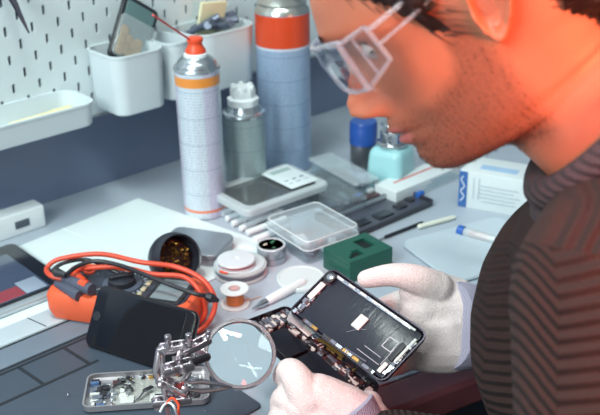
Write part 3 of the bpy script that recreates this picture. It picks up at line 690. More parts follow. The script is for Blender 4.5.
q = B(); litter(q, .026, .050, .005, .052, .003, 22, .002, .008, (.001, .004), (1, 1, 2, 5, 6)); q.build('logic_board', cols, cs)
q = B(); litter(q, .100, .124, .004, .053, .002, 40, .002, .009, (.002, .005), (0, 6, 2, 1, 6)); q.build('dock_board', cols, cs)
q = B(); litter(q, .03, .118, .050, .055, .003, 30, .002, .006, (.002, .004), (5, 4, 2, 6)); q.build('side_flex', cols, cs)
q = B(); q.mt(2)
q.tube(crom([(.028, .038, .004), (.036, .036, .009), (.046, .032, .008), (.050, .026, .006)], 6), .0018, 8, flat=.4)
q.tube(crom([(.030, .042, .004), (.040, .044, .010), (.051, .040, .006)], 6), .0016, 8, flat=.4)
q.tube(crom([(.044, .008, .004), (.056, .012, .006), (.063, .020, .010), (.070, .028, .009)], 6), [.0008]*6+[.0014]*6+[.0035]*7, 8, flat=.35)
q.build('flex_cable', cols, cs)
q = B(); q.mt(1); q.slab(.078, .016, .0035, .020, .014, .0012, .001, .0004); q.slab(.045, .014, .0035, .014, .012, .002, .001, .0004); q.mt(2); q.slab(.078, .019, .0046, .010, .002, .0006, .0004, .0002); q.lathe([(.0014, .0046), (.0014, .0054)], 12, (.084, .012, 0)); q.build('connector_plate', cols, cs)
# small screws lying on the mat
for k, (px, py, lab) in enumerate(((68, 396, 'tiny round ball bearing left of the gutted chassis'), (150, 378, 'tiny silver screw behind the gutted chassis'), (133, 373, 'tiny silver screw close to the leaning phone'), (205, 412, 'tiny screw at the very bottom right of the chassis'))):
    p = G(px, py, .004); o = B().ball((0, 0, .001), .0012 if k == 0 else .0008, 6).build('tiny_screw', mat('chrome', 'c4c8cc')); o.location = (p.x, p.y, p.z+.0004); tag(o, lab, 'screw', 'loose screws on the mat')
# ------------------------------------------------------------------ helping hands with magnifier
CHR = mat('chrome_bright', 'bcb4ba', .24, .92, var=.05); 
hh = thing('magnifier_stand', G(172, 452), 0, 'chrome helping hand stand with jointed arms and round magnifier', 'magnifier')
b0 = V(hh.location)
def dl(px, py, d): return D(px, py, d)-b0
dd = .86
base = B(); base.lathe([(.001, 0), (.020, 0), (.022, .002), (.021, .007), (.012, .012), (.006, .013)], 40, (0, 0, 0)); base.build('stand_base', mat('cast_iron', '3f4148', .45, .5), hh)
q = B(); foot = V((0, 0, .01)); q.tube([foot, dl(166, 400, dd)], .0035, 12); q.tube([dl(166, 402, dd), dl(160, 347, dd)], .0032, 12); q.build('pole', CHR, hh)
def wing(c, ax, nm='wing_nut', s=1.):
    s *= .8; c = V(c); ax = V(ax).normalized(); M_ = frame(c, ax.orthogonal(), ax.cross(ax.orthogonal()))
    q = B(); q.at(M_); q.lathe([(.0032*s, -.004*s), (.0036*s, -.001), (.0036*s, .003*s), (.0028*s, .0045*s)], 16)
    q.lathe([(.001, .006*s), (.003*s, .0065*s), (.0042*s, .009*s), (.0036*s, .0125*s), (.001, .0135*s)], 16); q.tube([(0, 0, 0), (0, 0, .008*s)], .0016*s, 8)
    q.at(); q.build(nm, CHR, hh)
def clampbar(a, b, r=.0034, w=.007):
    w *= .72
    a, b = V(a), V(b); q = B()
    x = (b-a); M_ = frame(a, x, cU-fw*.5); L_ = x.length
    q.at(M_)
    for s in (-1, 1): q.slab(L_/2, 0, s*.0044-.0008, L_+.009, w*1.5, .0016, w*.74, .0006)
    q.ball((0, 0, 0), .0038, 8); q.ball((L_, 0, 0), .0038, 8); q.ball((L_/2, 0, 0), .003, 6)
    q.at(); q.build('joint_clamp', CHR, hh)
clampbar(dl(163, 349, dd), dl(182, 346, dd)); clampbar(dl(168, 370, dd-.008), dl(190, 364, dd-.008), w=.009)
clampbar(dl(162, 380, dd-.004), dl(184, 392, dd-.006), w=.008); clampbar(dl(157, 402, dd-.004), dl(188, 398, dd-.004), w=.007)
clampbar(dl(186, 350, dd), dl(206, 340, dd+.004), w=.006)
wing(dl(168, 345, dd-.006), V((0, 0, 1))*.9+cR*.05); wing(dl(190, 343, dd-.006), V((0, 0, 1))-cR*.1, s=.95); wing(dl(208, 338, dd), V((0, 0, 1))+cR*.2, s=.8)
wing(dl(185, 387, dd-.012), cR*.1-fw, s=.95); wing(dl(172, 368, dd-.014), -fw+cR*.3, s=.7); wing(dl(183, 366, dd-.014), -fw, s=.6); wing(dl(163, 384, dd-.01), -fw-cR*.2, s=.9)
q = B(); q.tube([dl(160, 349, dd), dl(156, 372, dd-.002), dl(161, 384, dd)], .0036, 12); q.tube([dl(175, 356, dd), dl(178, 372, dd)], .003, 10); q.tube([dl(181, 350, dd), dl(178, 362, dd-.01)], .003, 10)
q.tube([dl(165, 377, dd), dl(172, 395, dd)], .003, 10); q.tube([dl(190, 372, dd), dl(176, 392, dd)], .0024, 10); q.tube([dl(154, 398, dd), dl(158, 410, dd)], .003, 10); q.build('arm_rods', CHR, hh)
q = B(); q.tube([dl(186, 365, dd-.01), dl(208, 357, dd+.004)], .0036, 14); q.build('magnifier_handle', mat('handle_black', '2b2b31', .3, .4), hh)
# alligator clip
q = B(); A_, Bc = dl(184, 386, dd-.008), dl(232, 387, dd+.01)
for s in (-1, 1):
    off = cU*(.0022*s)
    q.tube([A_+off*1.3, A_.lerp(Bc, .35)+off*2.0, A_.lerp(Bc, .7)+off*1.2, Bc], [.0018, .0036, .0028, .0012], 10, flat=.6)
q.build('alligator_clip', CHR, hh)
q = B(); q.tube([dl(176, 390, dd), A_], .004, 12); q.build('clip_socket', mat('handle_red', '8e3a3a', .35, .4), hh)
# lens
lc = dl(240, 354, .90); lr = .0325
ln = (-fw*.80+cU*.36+cR*.1).normalized(); lx = (cR-ln*ln.dot(cR)).normalized(); Ml = frame(lc, lx, ln.cross(lx))
q = B().at(Ml); q.lathe([(lr-.0016, -.0034), (lr+.0012, -.0034), (lr+.0018, -.0026), (lr+.0018, .0026), (lr+.0012, .0034), (lr-.0016, .0034), (lr-.0022, .002), (lr-.0022, -.002), (lr-.0016, -.0034)], 72, cap=(False, False)); q.at(); q.build('lens_ring', CHR, hh)
t = NT('lens_glass'); t.princ(**{'Base Color': (.93, .98, .97, 1), 'Roughness': .02, 'Transmission Weight': 1., 'IOR': 1.45})
pr = [(max(.0001, (lr-.002)*k/10), -.0012-.0032*(1-(k/10)**2)) for k in range(11)]
pr2 = [(a, -b) for a, b in reversed(pr)]
q = B().at(Ml); q.lathe(pr+pr2, 64); q.at(); q.build('lens', t.m, hh)
q = B().at(Ml); q.slab(-lr-.006, 0, -.004, .012, .010, .008, .003, .001); q.at(); q.tube([dl(207, 357, dd+.004), Ml @ V((-lr-.008, 0, 0))], .004, 12); q.build('ring_socket', CHR, hh)
# coloured wires at the pole foot
for (m, pts, lab) in ((ORN, [(166, 404), (172, 398), (178, 404), (179, 414)], 'thin orange wire curling below the stand joints'), (WPL, [(160, 412), (164, 405), (170, 403), (176, 412)], 'thin white wire curling below the stand joints')):
    o = B().tube(crom([D(x, y, dd-.012) for x, y in pts]+[G(pts[-1][0]+6, 440, .005)], 8), .0011, 8).build('thin_wire', m); tag(o, lab, 'wire')
# ------------------------------------------------------------------ the opened phone held in the gloves
FR = mat('phone_frame_dark', '3a3640', .28, .7); BLKF = mat('black_film', '1d2028', .28, var=.12, nscale=25)
def filmmat():
    t = NT('crumpled_film'); x = t.add('TexCoord').outputs['Object']
    mp = t.add('Mapping', i={0: x}); mp.inputs['Rotation'].default_value = (0, 0, .5); mp.inputs['Scale'].default_value = (60, 14, 1)
    h = t.noise(1.6, mp.outputs[0], 4, .6); r = t.math('ABSOLUTE', t.math('SUBTRACT', h, .5))
    t.princ(**{'Base Color': t.mix(h, srgb('1a1d25'), srgb('272b36')), 'Roughness': .22, 'Normal': t.bump(r, .30, .0022)}); return t.m
FILM = filmmat()
A_, B_, C_ = V((0.6112, 0.629, 0.1208)), V((0.6079, 0.4926, 0.103)), V((0.5493, 0.4978, 0.0709))
# local x along long edge (A->B), y from B toward C reversed so that z looks up
Mp = frame(C_, A_-B_, B_-C_)          # origin at C, x toward E, y toward B
pan = thing('phone_screen_assembly', (0, 0, 0), 0, 'removed phone screen seen from its inside, held in the right glove', 'phone', M=Mp)
PLn, PWd = .138, .067
if Mp.to_3x3().col[2].z < 0: 
    Mp = frame(B_, A_-B_, C_-B_); pan.matrix_world = Mp; FL = True
else: FL = False
fy = (lambda y: PWd-y) if FL else (lambda y: y)       # y measured from the hinge side
q = B(); q.tray(PLn/2, PWd/2, -.0045, PLn, PWd, .0062, .009, .0016, .0006, 8); q.build('outer_frame', FR, pan)
q = B(); q.slab(PLn/2+.001, PWd/2, -.0028, PLn-.008, PWd-.008, .0022, .004, .0005); q.build('back_film', FILM, pan)
q = B(); litter(q, PLn-.013, PLn-.003, .003, PWd-.003, -.0012, 46, .002, .008, (.001, .003), (1, 6, 6, 2, 5, 0)); q.build('front_camera_flex', cols, pan)
q = B(); q.mt(1); q.slab(PLn-.0075, fy(.036), .001, .007, .022, .0014, .001, .0004); q.mt(2); q.slab(PLn-.008, fy(PWd-.011), .0, .013, .013, .0035, .005, .001); q.mt(6); q.lathe([(.0035, .0035), (.0038, .0042), (.0025, .0046)], 20, (PLn-.009, fy(PWd-.011), 0)); q.build('earpiece_speaker', cols, pan)
q = B()
q.mt(6); q.slab(PLn/2+.004, fy(PWd-.0055), -.0006, PLn-.03, .0042, .0016, .001, .0004)
q.mt(1); 
for k in range(7): q.slab(.018+.017*k, fy(PWd-.0052), .0008, .009, .0022, .0006, .0006, .0002)
q.build('side_bracket', cols, pan)
q = B(); litter(q, .003, .009, .006, PWd-.006, -.001, 18, .002, .006, (.001, .003), (1, 6, 0, 1)); q.mt(1); q.slab(.0065, fy(.040), .001, .003, .030, .0010, .001, .0003); q.slab(.0125, fy(.013), .0, .005, .012, .0010, .001, .0003); q.mt(2); q.slab(.013, fy(.034), .0, .006, .022, .0008, .001, .0003); q.build('bottom_bracket', cols, pan)
q = B(); litter(q, .015, PLn-.02, .0018, .0055, -.0008, 40, .003, .009, (.0008, .002), (5, 2, 0, 4, 6)) if not FL else litter(q, .015, PLn-.02, PWd-.0055, PWd-.0018, -.0008, 40, .003, .009, (.0008, .002), (5, 2, 0, 4, 6)); q.build('hinge_side_flex', cols, pan)
q = B(); q.slab(.066, fy(.036), -.0004, .011, .016, .0022, .001, .0005); q.build('white_connector', mat('pcb_white', 'cfd0cc'), pan)['label'] = 'white rectangular connector'
q = B(); cx_, cy_ = .024, fy(.036)
for (x, y, w1, d1) in ((cx_-.006, cy_, .0009, .013), (cx_+.006, cy_, .0009, .013), (cx_, cy_-.006, .013, .0009), (cx_, cy_+.006, .013, .0009)): q.box(x, y, -.0005, w1, d1, .0005)
q.box(.033, fy(.013), -.0005, .03, .0005, .0004); q.box(.033, fy(.020), -.0005, .022, .0005, .0004); q.box(.017, fy(.024), -.0005, .0005, .02, .0004)
q.build('white_outline', mat('outline_white', 'c8ccd4', .5), pan)
q = B(); q.tube([(.07, fy(.020), -.0002), (.062, fy(.030), .0), (.055, fy(.034), -.0002)], .0003, 6); q.tube([(.058, fy(.006), 0), (.030, fy(.008), .0)], .0009, 6); q.build('thin_flex', mat('pcb_grey', '6d7280'), pan)
# lower half: chassis with batteries
C2, B2, F2 = V((0.5743, 0.5206, 0.0436)), V((0.5677, 0.6521, 0.0837)), V((0.502, 0.6455, 0.0945))
Mc = frame(C2, B2-C2, F2-B2)
ch = thing('phone_back_half', (0, 0, 0), 0, 'opened phone body with two black batteries held by the left glove', 'phone', M=Mc)
fx = 1
q = B(); q.tray(.138/2, PWd/2, -.007, .138, PWd, .0075, .010, .0014, .0006, 8); q.build('outer_frame', FR, ch)
q = B(); q.slab(.040, .044, -.0055, .066, .034, .0048, .002, .0006); q.build('battery', BLKF, ch)['label'] = 'lower black battery'
q = B(); q.slab(.095, .046, -.0055, .036, .034, .0048, .002, .0006); q.build('battery', BLKF, ch)['label'] = 'upper black battery'
q = B(); litter(q, .012, .125, .0085, .0245, -.0055, 130, .002, .009, (.0022, .0040), (0, 2, 2, 5, 5, 1, 2, 6)); q.build('logic_board', cols, ch)
q = B(); litter(q, .116, .135, .004, PWd-.004, -.0055, 100, .002, .008, (.003, .0055), (1, 6, 2, 5, 6, 0)); q.build('camera_bracket', cols, ch)
q = B(); litter(q, .003, .0085, .006, PWd-.006, -.0055, 30, .002, .006, (.003, .006), (1, 4, 6, 1)); litter(q, .006, .014, .022, .045, -.0052, 26, .002, .006, (.004, .006), (1, 1, 4, 2)); q.build('dock_connector', cols, ch)
q = B(); litter(q, .01, .125, .002, .0075, -.0055, 44, .003, .009, (.002, .0040), (4, 6, 2, 5)); q.build('hinge_flex', cols, ch)
q = B(); q.mt(4); q.tube(crom([(.050, .006, .0005), (.062, .006, .0015), (.075, .008, .0012), (.085, .012, .001)], 6), .0028, 8, flat=.35); q.mt(1); q.slab(.098, .013, .0012, .018, .013, .0014, .001, .0004); q.mt(6); q.slab(.086, .013, .0012, .008, .008, .0016, .003, .0006); q.slab(.110, .016, .001, .009, .014, .0012, .001, .0004); q.build('gold_flex', cols, ch)['label'] = 'gold ribbon flex'
q = B(); A3 = V((.108, .008, .002)); q.at(M3(A3, 0, -14, 30)); q.slab(.006, .004, 0, .022, .018, .0012, .002, .0004); q.at(); q.build('grey_shield', mat('shield_grey', 'c6cbd0', .4, .3), ch)

# ------------------------------------------------------------------ the person
import numpy as np
def skinmat():
    t = NT('skin'); tc = t.add('TexCoord').outputs['Object']
    n1 = t.noise(22, tc, 4); n2 = t.noise(600, tc, 2); n3 = t.noise(420, tc, 3, .7)
    c = t.mix(n1, srgb('b8674c'), srgb('cc8062'))
    at = t.add('Attribute', attribute_name='beard').outputs['Fac']
    st = t.math('MULTIPLY', at, t.math('MINIMUM', t.math('MULTIPLY_ADD', n3, .7, .28), 1.))
    c = t.mix(st, c, srgb('6b4334'))
    lp = t.add('Attribute', attribute_name='lips').outputs['Fac']; c = t.mix(lp, c, srgb('a8605a'))
    sp = t.noise(75, tc, 1); mole = t.math('GREATER_THAN', sp, .80); c = t.mix(t.math('MULTIPLY', mole, .5), c, srgb('6a3c30'))
    t.princ(**{'Base Color': c, 'Roughness': .48, 'Subsurface Weight': .12, 'Subsurface Radius': (.01, .004, .002), 'Subsurface Scale': .3, 'Normal': t.bump(t.math('ADD', n2, t.math('MULTIPLY', n3, at)), .35, .0008)})
    return t.m
SKIN = skinmat()
fa = radians(124); hp_ = radians(36)
f0 = V((cos(fa), sin(fa), 0)); rx_ = f0.cross(V((0, 0, 1)))
hf = f0*cos(hp_)-V((0, 0, sin(hp_))); hu = f0*sin(hp_)+V((0, 0, cos(hp_)))
HO = D(500, 12, .67)
HM = Matrix(((rx_.x, hf.x, hu.x, HO.x), (rx_.y, hf.y, hu.y, HO.y), (rx_.z, hf.z, hu.z, HO.z), (0, 0, 0, 1)))
# rings: front (y, z), back (y, z), half width, side power, front taper
RG = [((.015, .136), (-.03, .134), .012, 1, 0), ((.055, .127), (-.06, .117), .046, .9, 0), ((.086, .109), (-.083, .095), .064, .88, 0),
      ((.104, .088), (-.095, .07), .073, .86, .05), ((.1125, .070), (-.1, .046), .0765, .88, .10), ((.1150, .056), (-.1, .03), .077, .90, .15),
      ((.1090, .043), (-.099, .016), .077, .93, .20), ((.1050, .030), (-.096, .006), .0765, .95, .24), ((.1035, .015), (-.092, -.002), .0750, .96, .28),
      ((.1040, .000), (-.088, -.012), .073, .97, .31), ((.1045, -.016), (-.083, -.020), .0705, .98, .34), ((.1040, -.032), (-.079, -.029), .068, .98, .37),
      ((.1025, -.048), (-.076, -.037), .0655, .99, .39), ((.0995, -.062), (-.075, -.042), .0635, 1., .41), ((.0945, -.0735), (-.074, -.045), .061, 1., .43),
      ((.0860, -.0805), (-.073, -.048), .060, 1.0, .44), ((.0730, -.0820), (-.073, -.052), .059, 1.0, .40),
      ((.0580, -.080), (-.073, -.057), .058, 1.0, .28), ((.0450, -.085), (-.073, -.065), .057, 1., .14), ((.0390, -.100), (-.074, -.077), .056, 1., .0),
      ((.0340, -.122), (-.078, -.094), .057, 1., 0), ((.0280, -.145), (-.086, -.115), .062, 1., 0), ((.0180, -.170), (-.095, -.135), .075, 1., 0)]
MID = [(-.088, 0), (-.080, .0075), (-.072, .0095), (-.062, .0085), (-.0505, .0050), (-.0425, .0095), (-.0370, .0080), (-.0310, .0120), (-.0250, .0100), (-.018, .0060), (-.010, .003), (.0, 0)]
def cr1(a, b, c, d, t): return .5*(2*b+(c-a)*t+(2*a-5*b+4*c-d)*t*t+(3*b-a-3*c+d)*t**3)
def interp_rings(K=7):
    flat = [(r[0][0], r[0][1], r[1][0], r[1][1], r[2], r[3], r[4]) for r in RG]; out = []
    for i in range(len(flat)-1):
        for k in range(K):
            t = k/K; out.append([cr1(flat[max(i-1, 0)][j], flat[i][j], flat[i+1][j], flat[min(i+2, len(flat)-1)][j], t) for j in range(7)])
    out.append(list(flat[-1])); return out
def lut(x, T):
    if x <= T[0][0]: return T[0][1]
    for (a, b), (c, d) in zip(T, T[1:]):
        if x <= c:
            t = (x-a)/(c-a); t = t*t*(3-2*t); return b+(d-b)*t
    return T[-1][1]
NH = [(-.0215, 0), (-.0165, .010), (-.012, .0225), (-.004, .0300), (.002, .0295), (.012, .0215), (.024, .0120), (.036, .0050), (.05, 0)]
NW = [(-.02, .0135), (-.010, .0135), (.0, .0105), (.02, .0080), (.04, .0085)]
def g(d, s): return exp(-(d/s)**2)
def shape(p):
    x, y, z = p
    if y > .02:
        ax = abs(x)
        if y > .06: y += lut(z, MID)*exp(-(ax/.0255)**2.2)
        h = lut(z, NH); w1 = lut(z, NW); y += h*exp(-(ax/w1)**2.4)
        y += .0075*g(ax-.0135, .0058)*g(z+.0095, .0075)                                   # nostril wings
        y -= .012*g(hypot(ax-.031, (z-.036)*1.15), .0165)                                 # eye sockets
        y += .0062*g(hypot(ax-.031, (z-.034)*1.3), .0115)                                 # lids over the eyeballs
        y += .0045*g(z-.054, .008)*g(ax-.028, .02)                                        # brow ridge
        y -= .0035*g(z+.0367, .0017)*g(ax, .021)                                          # mouth line
        y += .0022*g(z+.0310, .0035)*g(ax, .017)+.0024*g(z+.0420, .0035)*g(ax, .015)      # lips
        y -= .0016*g(ax, .0035)*g(z+.0235, .005)                                          # philtrum
        y -= .0035*g(hypot(ax-.030, z+.028), .012)
        s = .0040*g(hypot(y-.062, (z-.012)), .022); x += s*(1 if x > 0 else -1)           # cheek bones
        y -= .005*g(hypot(ax-.0075, (z+.0165)*1.4), .0038)                                # nostrils
    x += (1 if x > 0 else -1)*.0022*g(hypot(y-.028, z+.045), .022)*(1 if abs(x) > .03 else 0)
    return (x, y, z)
hb = B().at(HM); NTH = 112; rings = []
def hpoint(r, th):
    Fy, Fz, By, Bz, w_, pw, tp = r
    s = (1+cos(th))/2; sn = sin(th)
    x = w_*(1 if sn >= 0 else -1)*abs(sn)**pw*(1-tp*s**2.2)
    return (x, By+(Fy-By)*s, Bz+(Fz-Bz)*s)
THS = []
for k in range(NTH):
    t = -1+2*k/NTH; THS.append(pi*(1 if t >= 0 else -1)*abs(t)**1.35)
IR = interp_rings(7); HEADL = []
for r in IR:
    L_ = [shape(hpoint(r, th)) for th in THS]; HEADL.append(L_); rings.append(L_)
hb.loft(rings)
# ears: outline in the side plane, height outward
def ear(sgn):
    N, K = 44, 16; yc, zc = -.012, .026; cols_ = []
    def pt(rho, al):
        yy = .0175*cos(al)*(1.0 if cos(al) < 0 else .82); zz = .032*sin(al)
        if sin(al) < 0: yy = yy*(1-.35*abs(sin(al))**1.5)+.004*abs(sin(al))
        yy *= rho; zz *= rho
        Y, Z = yy, zz
        h = .0115*min(1, (1-rho)*8+.25)+.0055*g(rho-.86, .10)*(1 if sin(al) > -.75 else .25)+.0030*g(rho-.55, .10)*(.3 if cos(al) > .3 else 1)
        h -= .0170*g(hypot(Y-.003, (Z+.004)*.8), .0070); h += .0045*g(hypot(Y-.0125, Z+.006), .0042)
        h += .20*max(0, -Y)
        if rho > .999: h = .002+.20*max(0, -Y)
        return (sgn*(.0675+h), yc+Y-.15*Z, zc+Z)
    for i in range(K+1):
        rho = max(.02, i/K); cols_.append([pt(rho, 2*pi*j/N) for j in range(N)])
    cols_.append([(sgn*(.062), yc+.012*cos(2*pi*j/N), zc+.022*sin(2*pi*j/N)) for j in range(N)])
    hb.loft(cols_, True, True)
ear(-1); ear(1)
hb.at()
# rest of the body (under the clothes): torso and arms, same mesh
def wl(y, z, x=0): return HM @ V((x, y, z))
neck = wl(-.035, -.15); 
NS, FS = D(618, 300, .60), D(640, 175, .92)
NE, FE = D(622, 560, .60), D(655, 342, 1.02)
NWr, FWr = D(362, 434, .93), D(476, 322, .995)
chest = (NS+FS)/2+V((0, 0, -.10)); pelvis = chest-f0*.16+V((0, 0, -.36))
hb.tube(crom([wl(-.03, -.12), neck, neck.lerp(chest, .6), chest, chest.lerp(pelvis, .5), pelvis], 5), [.05]*5+[.055]*5+[.08]*5+[.11]*5+[.11]*5+[.115], 24)
for a, b, c in ((NS, NE, NWr), (FS, FE, FWr)):
    hb.tube(crom([chest.lerp(a, .6), a, a.lerp(b, .5), b, b.lerp(c, .5), c], 5), [.05]*5+[.048]*5+[.042]*5+[.038]*5+[.032]*5+[.026], 20)
hip = rx_*.09
for s in (-1, 1):
    k0 = pelvis+hip*s; k1 = k0+f0*.40+V((0, 0, .0)); k1.z = -.22; k2 = V((k1.x, k1.y, -.69))-f0*.05
    hb.tube(crom([k0, k0.lerp(k1, .5), k1, k1.lerp(k2, .5), k2], 5), [.075]*5+[.068]*5+[.055]*5+[.045]*5+[.04], 20)
pr_ = thing('person', (pelvis.x, pelvis.y, -.75), 0, 'man in ribbed brown sweater, safety glasses and white gloves bending over the bench', 'person')
pinv = T(-V(pr_.location))
def pbuild(bd, name, m, **kw):
    bd.v = [pinv @ v for v in bd.v]; return bd.build(name, m, pr_, **kw)
body = pbuild(hb, 'body', SKIN, smooth=180)
me = body.data; HI = HM.inverted()
ab = me.attributes.new('beard', 'FLOAT', 'POINT'); al_ = me.attributes.new('lips', 'FLOAT', 'POINT')
def beardf(p):
    x, y, z = p
    if y < -.02 or z > .03 or z < -.105: return 0
    edge = lut(y, [(-.02, -.2), (.004, .02), (.022, .022), (.04, -.012), (.07, -.022), (.1, -.024)])     # upper limit of the stubble
    f = max(0, min(1, (edge-z)/.012+.5)); f *= max(0, min(1, (y+.004)/.014)); f *= max(0, min(1, (z+.098+.0)/.02))
    if abs(x) < .017 and abs(z+.037) < .0075 and y > .1: f = 0
    if y > .105 and z > -.018: f = 0
    return f
vals = []; lv = []
for v in me.vertices:
    q = HI @ (v.co+V(pr_.location)); vals.append(beardf(q)); 
    lv.append(1. if (q.y > .1 and abs(q.x) < .023-.9*abs(q.z+.037) and abs(q.z+.0368) < .0078) else 0.)
ab.data.foreach_set('value', vals); al_.data.foreach_set('value', lv)
# --- head surface frames for hair
def strand(q, p0, d0, n0, L, r, droop=.3, seg=3):
    pts = [p0-n0*.001]; d = d0.normalized()
    for k in range(seg): pts.append(pts[-1]+d*(L/seg)); d = (d+(-n0)*droop*.25).normalized()
    x = d0.cross(n0).normalized(); R_ = []
    for k, p in enumerate(pts):
        rr2 = r*(1-.75*k/seg); R_.append(q.ring([p+x*rr2, p-x*rr2*.6+n0*rr2, p-x*rr2*.6-n0*rr2]))
    for a, b in zip(R_, R_[1:]): q.bridge(a, b)
def hairmask(p):
    x, y, z = p
    # hairline: forehead, temple, sideburn, round the ear, nape
    if y > .02: lim = lut(y, [(.02, .016), (.03, .020), (.040, .040), (.050, .054), (.06, .066), (.078, .090), (.09, .108), (.11, .12)])
    elif y > -.028: lim = lut(y, [(-.028, .050), (-.02, .060), (.004, .060), (.014, .045), (.02, .018)])
    else: lim = lut(y, [(-.1, -.050), (-.06, -.046), (-.045, -.02), (-.036, .01), (-.028, .05)])
    return z-lim
HAIR = mat('hair_dark_brown', '2a1712', .42, var=.3, nscale=300); BEARD = mat('beard_brown', '54301f', .5, var=.2)
nr = len(HEADL); hs = B().at(HM); rnd = random.Random(3)
HL = [[V(p) for p in L_] for L_ in HEADL]
def nrm(i, j):
    a = HL[min(i+1, nr-1)][j]-HL[max(i-1, 0)][j]; b = HL[i][(j+1) % NTH]-HL[i][(j-1) % NTH]
    n = a.cross(b); c = V((HL[i][j].x, HL[i][j].y-.0, HL[i][j].z-.02)); 
    if n.dot(c) < 0: n = -n
    return n.normalized() if n.length > 0 else V((0, 0, 1))
shell = {}
for i in range(nr):
    for j in range(NTH):
        p = HL[i][j]; m = hairmask(p)
        if m > (.001 if p.y > .02 else .003):
            th = min(.010, max(0.0004, (m-.001)*.35)); nn = nrm(i, j)
            shell[i, j] = len(hs.v); hs.v.append(HM @ (p+nn*(th+.0012*noise.noise(p*160))))
for i in range(nr-1):
    for j in range(NTH):
        k = [(i, j), (i, (j+1) % NTH), (i+1, (j+1) % NTH), (i+1, j)]
        if all(a in shell for a in k): hs.face(tuple(shell[a] for a in k))
for _ in range(9000):
    i = rnd.randrange(4, nr-2); j = rnd.randrange(NTH); p = HL[i][j]
    if p.x > .03: continue
    m = hairmask(p+V((0, rnd.uniform(-.004, .004), rnd.uniform(-.004, .003))))
    if m < .0: continue
    if m > .03 and rnd.random() < .5: continue
    nn = nrm(i, j); back = V((0, -1, -.55)) if p.y < .03 else V((0, -.5, -.9))
    d = (back-nn*back.dot(nn)+V((rnd.uniform(-.25, .25), rnd.uniform(-.25, .25), rnd.uniform(-.25, .25)))).normalized()+nn*.22
    strand(hs, p+nn*min(.009, max(0, m*.33)), d, nn, rnd.uniform(.010, .022), rnd.uniform(.0003, .0006))
hs.at(); 
for k in range(len(hs.v)): pass
def world_strands(bd):   # strand vertices are stored through bd.M already
    return bd
pbuild(hs, 'hair', HAIR, smooth=180)
bs = B().at(HM)
for _ in range(11000):
    i = rnd.randrange(60, nr-25); j = rnd.randrange(NTH); p = HL[i][j]
    if p.x > .035 or rnd.random() > beardf(p): continue
    nn = nrm(i, j); d = V((0, .25, -.9)); d = (d-nn*d.dot(nn)+V((rnd.uniform(-.5, .5), rnd.uniform(-.5, .5), rnd.uniform(-.5, .5)))).normalized()+nn*.5
    strand(bs, p, d, nn, rnd.uniform(.0022, .0042), rnd.uniform(.00016, .00026), seg=2)
pbuild(bs, 'beard', BEARD, smooth=180)
eb = B().at(HM)
for s in (-1, 1):
    eb = B().at(HM)
    for _ in range(120):
        u_ = rnd.random(); x = s*(.014+.034*u_); z = .0535+.006*sin(u_*pi)-.004*u_+rnd.uniform(-.002, .002)
        y = .1145-.5*max(0, abs(x)-.012)**1.0*.55+.002
        strand(eb, V((x, y, z)), V((s*.8, -.3, .25)), V((s*.3, 1, 0)).normalized(), .008, .0003)
    pbuild(eb, 'eyebrow', HAIR, smooth=180)
for s in (-1, 1): pbuild(B().at(HM).ball((s*.031, .0765, .0335), .0118, 12), 'eye', mat('eye_white', 'c9bdb6', .2, var=.03))
for s in (-1, 1):
    ls = B().at(HM)
    ls.tube(crom([(s*(.031-.013), .0955, .0325), (s*.031, .0885, .0300), (s*(.031+.014), .0790, .0325)], 4), .0010, 6)
    ls.tube(crom([(s*(.031-.013), .0960, .040), (s*.031, .0895, .0425), (s*(.031+.014), .0795, .039)], 4), .0007, 6)
    pbuild(ls, 'eyelashes', HAIR)
# ---- safety glasses (worn: moves with the head, own thing)
gl = thing('safety_glasses', (0, 0, 0), 0, 'clear plastic wraparound safety glasses worn by the man', 'glasses', M=HM)
GLC = clear('glasses_clear', 'f4f6fa', .04, .015)
RIM = mat('glasses_rim', 'eceaf2', .08, var=.02, **{'Transmission Weight': .8, 'IOR': 1.25})
q = B(); NA_ = 40
def lensp(t, zz, off=0):      # t from -1 to 1 round the face
    a = t*1.40; R_ = .0735+off
    return (R_*sin(a), .084+.041*max(0., cos(a))**2.6+off*.5, zz)
def lensz(t): return (.015+.022*exp(-(t/.24)**2), .054-.003*t*t)
rows = []
for off in (0, .0022):
    for v in range(9):
        rows.append([lensp(-1+2*k/NA_, lensz(-1+2*k/NA_)[0]+(lensz(-1+2*k/NA_)[1]-lensz(-1+2*k/NA_)[0])*v/8, off+.0035*sin(pi*v/8)) for k in range(NA_+1)])
R1 = [q.ring(r) for r in rows[:9]]; R2 = [q.ring(r) for r in rows[9:]]
for RR in (R1, R2):
    for a, b in zip(RR, RR[1:]): q.bridge(a, b, False)
q.bridge(R1[0], R2[0], False); q.bridge(R1[-1], R2[-1], False)
for e in (0, -1): q.face(tuple([r[e] for r in R1]+[r[e] for r in reversed(R2)]))
q.build('lens', GLC, gl)
q = B(); q.tube([lensp(-1+2*k/NA_, lensz(-1+2*k/NA_)[1]+.001, .002) for k in range(NA_+1)], .0021, 8); q.tube([lensp(-1+2*k/NA_, lensz(-1+2*k/NA_)[0], .001) for k in range(NA_+1)], .0016, 8); q.build('lens_rim', RIM, gl)
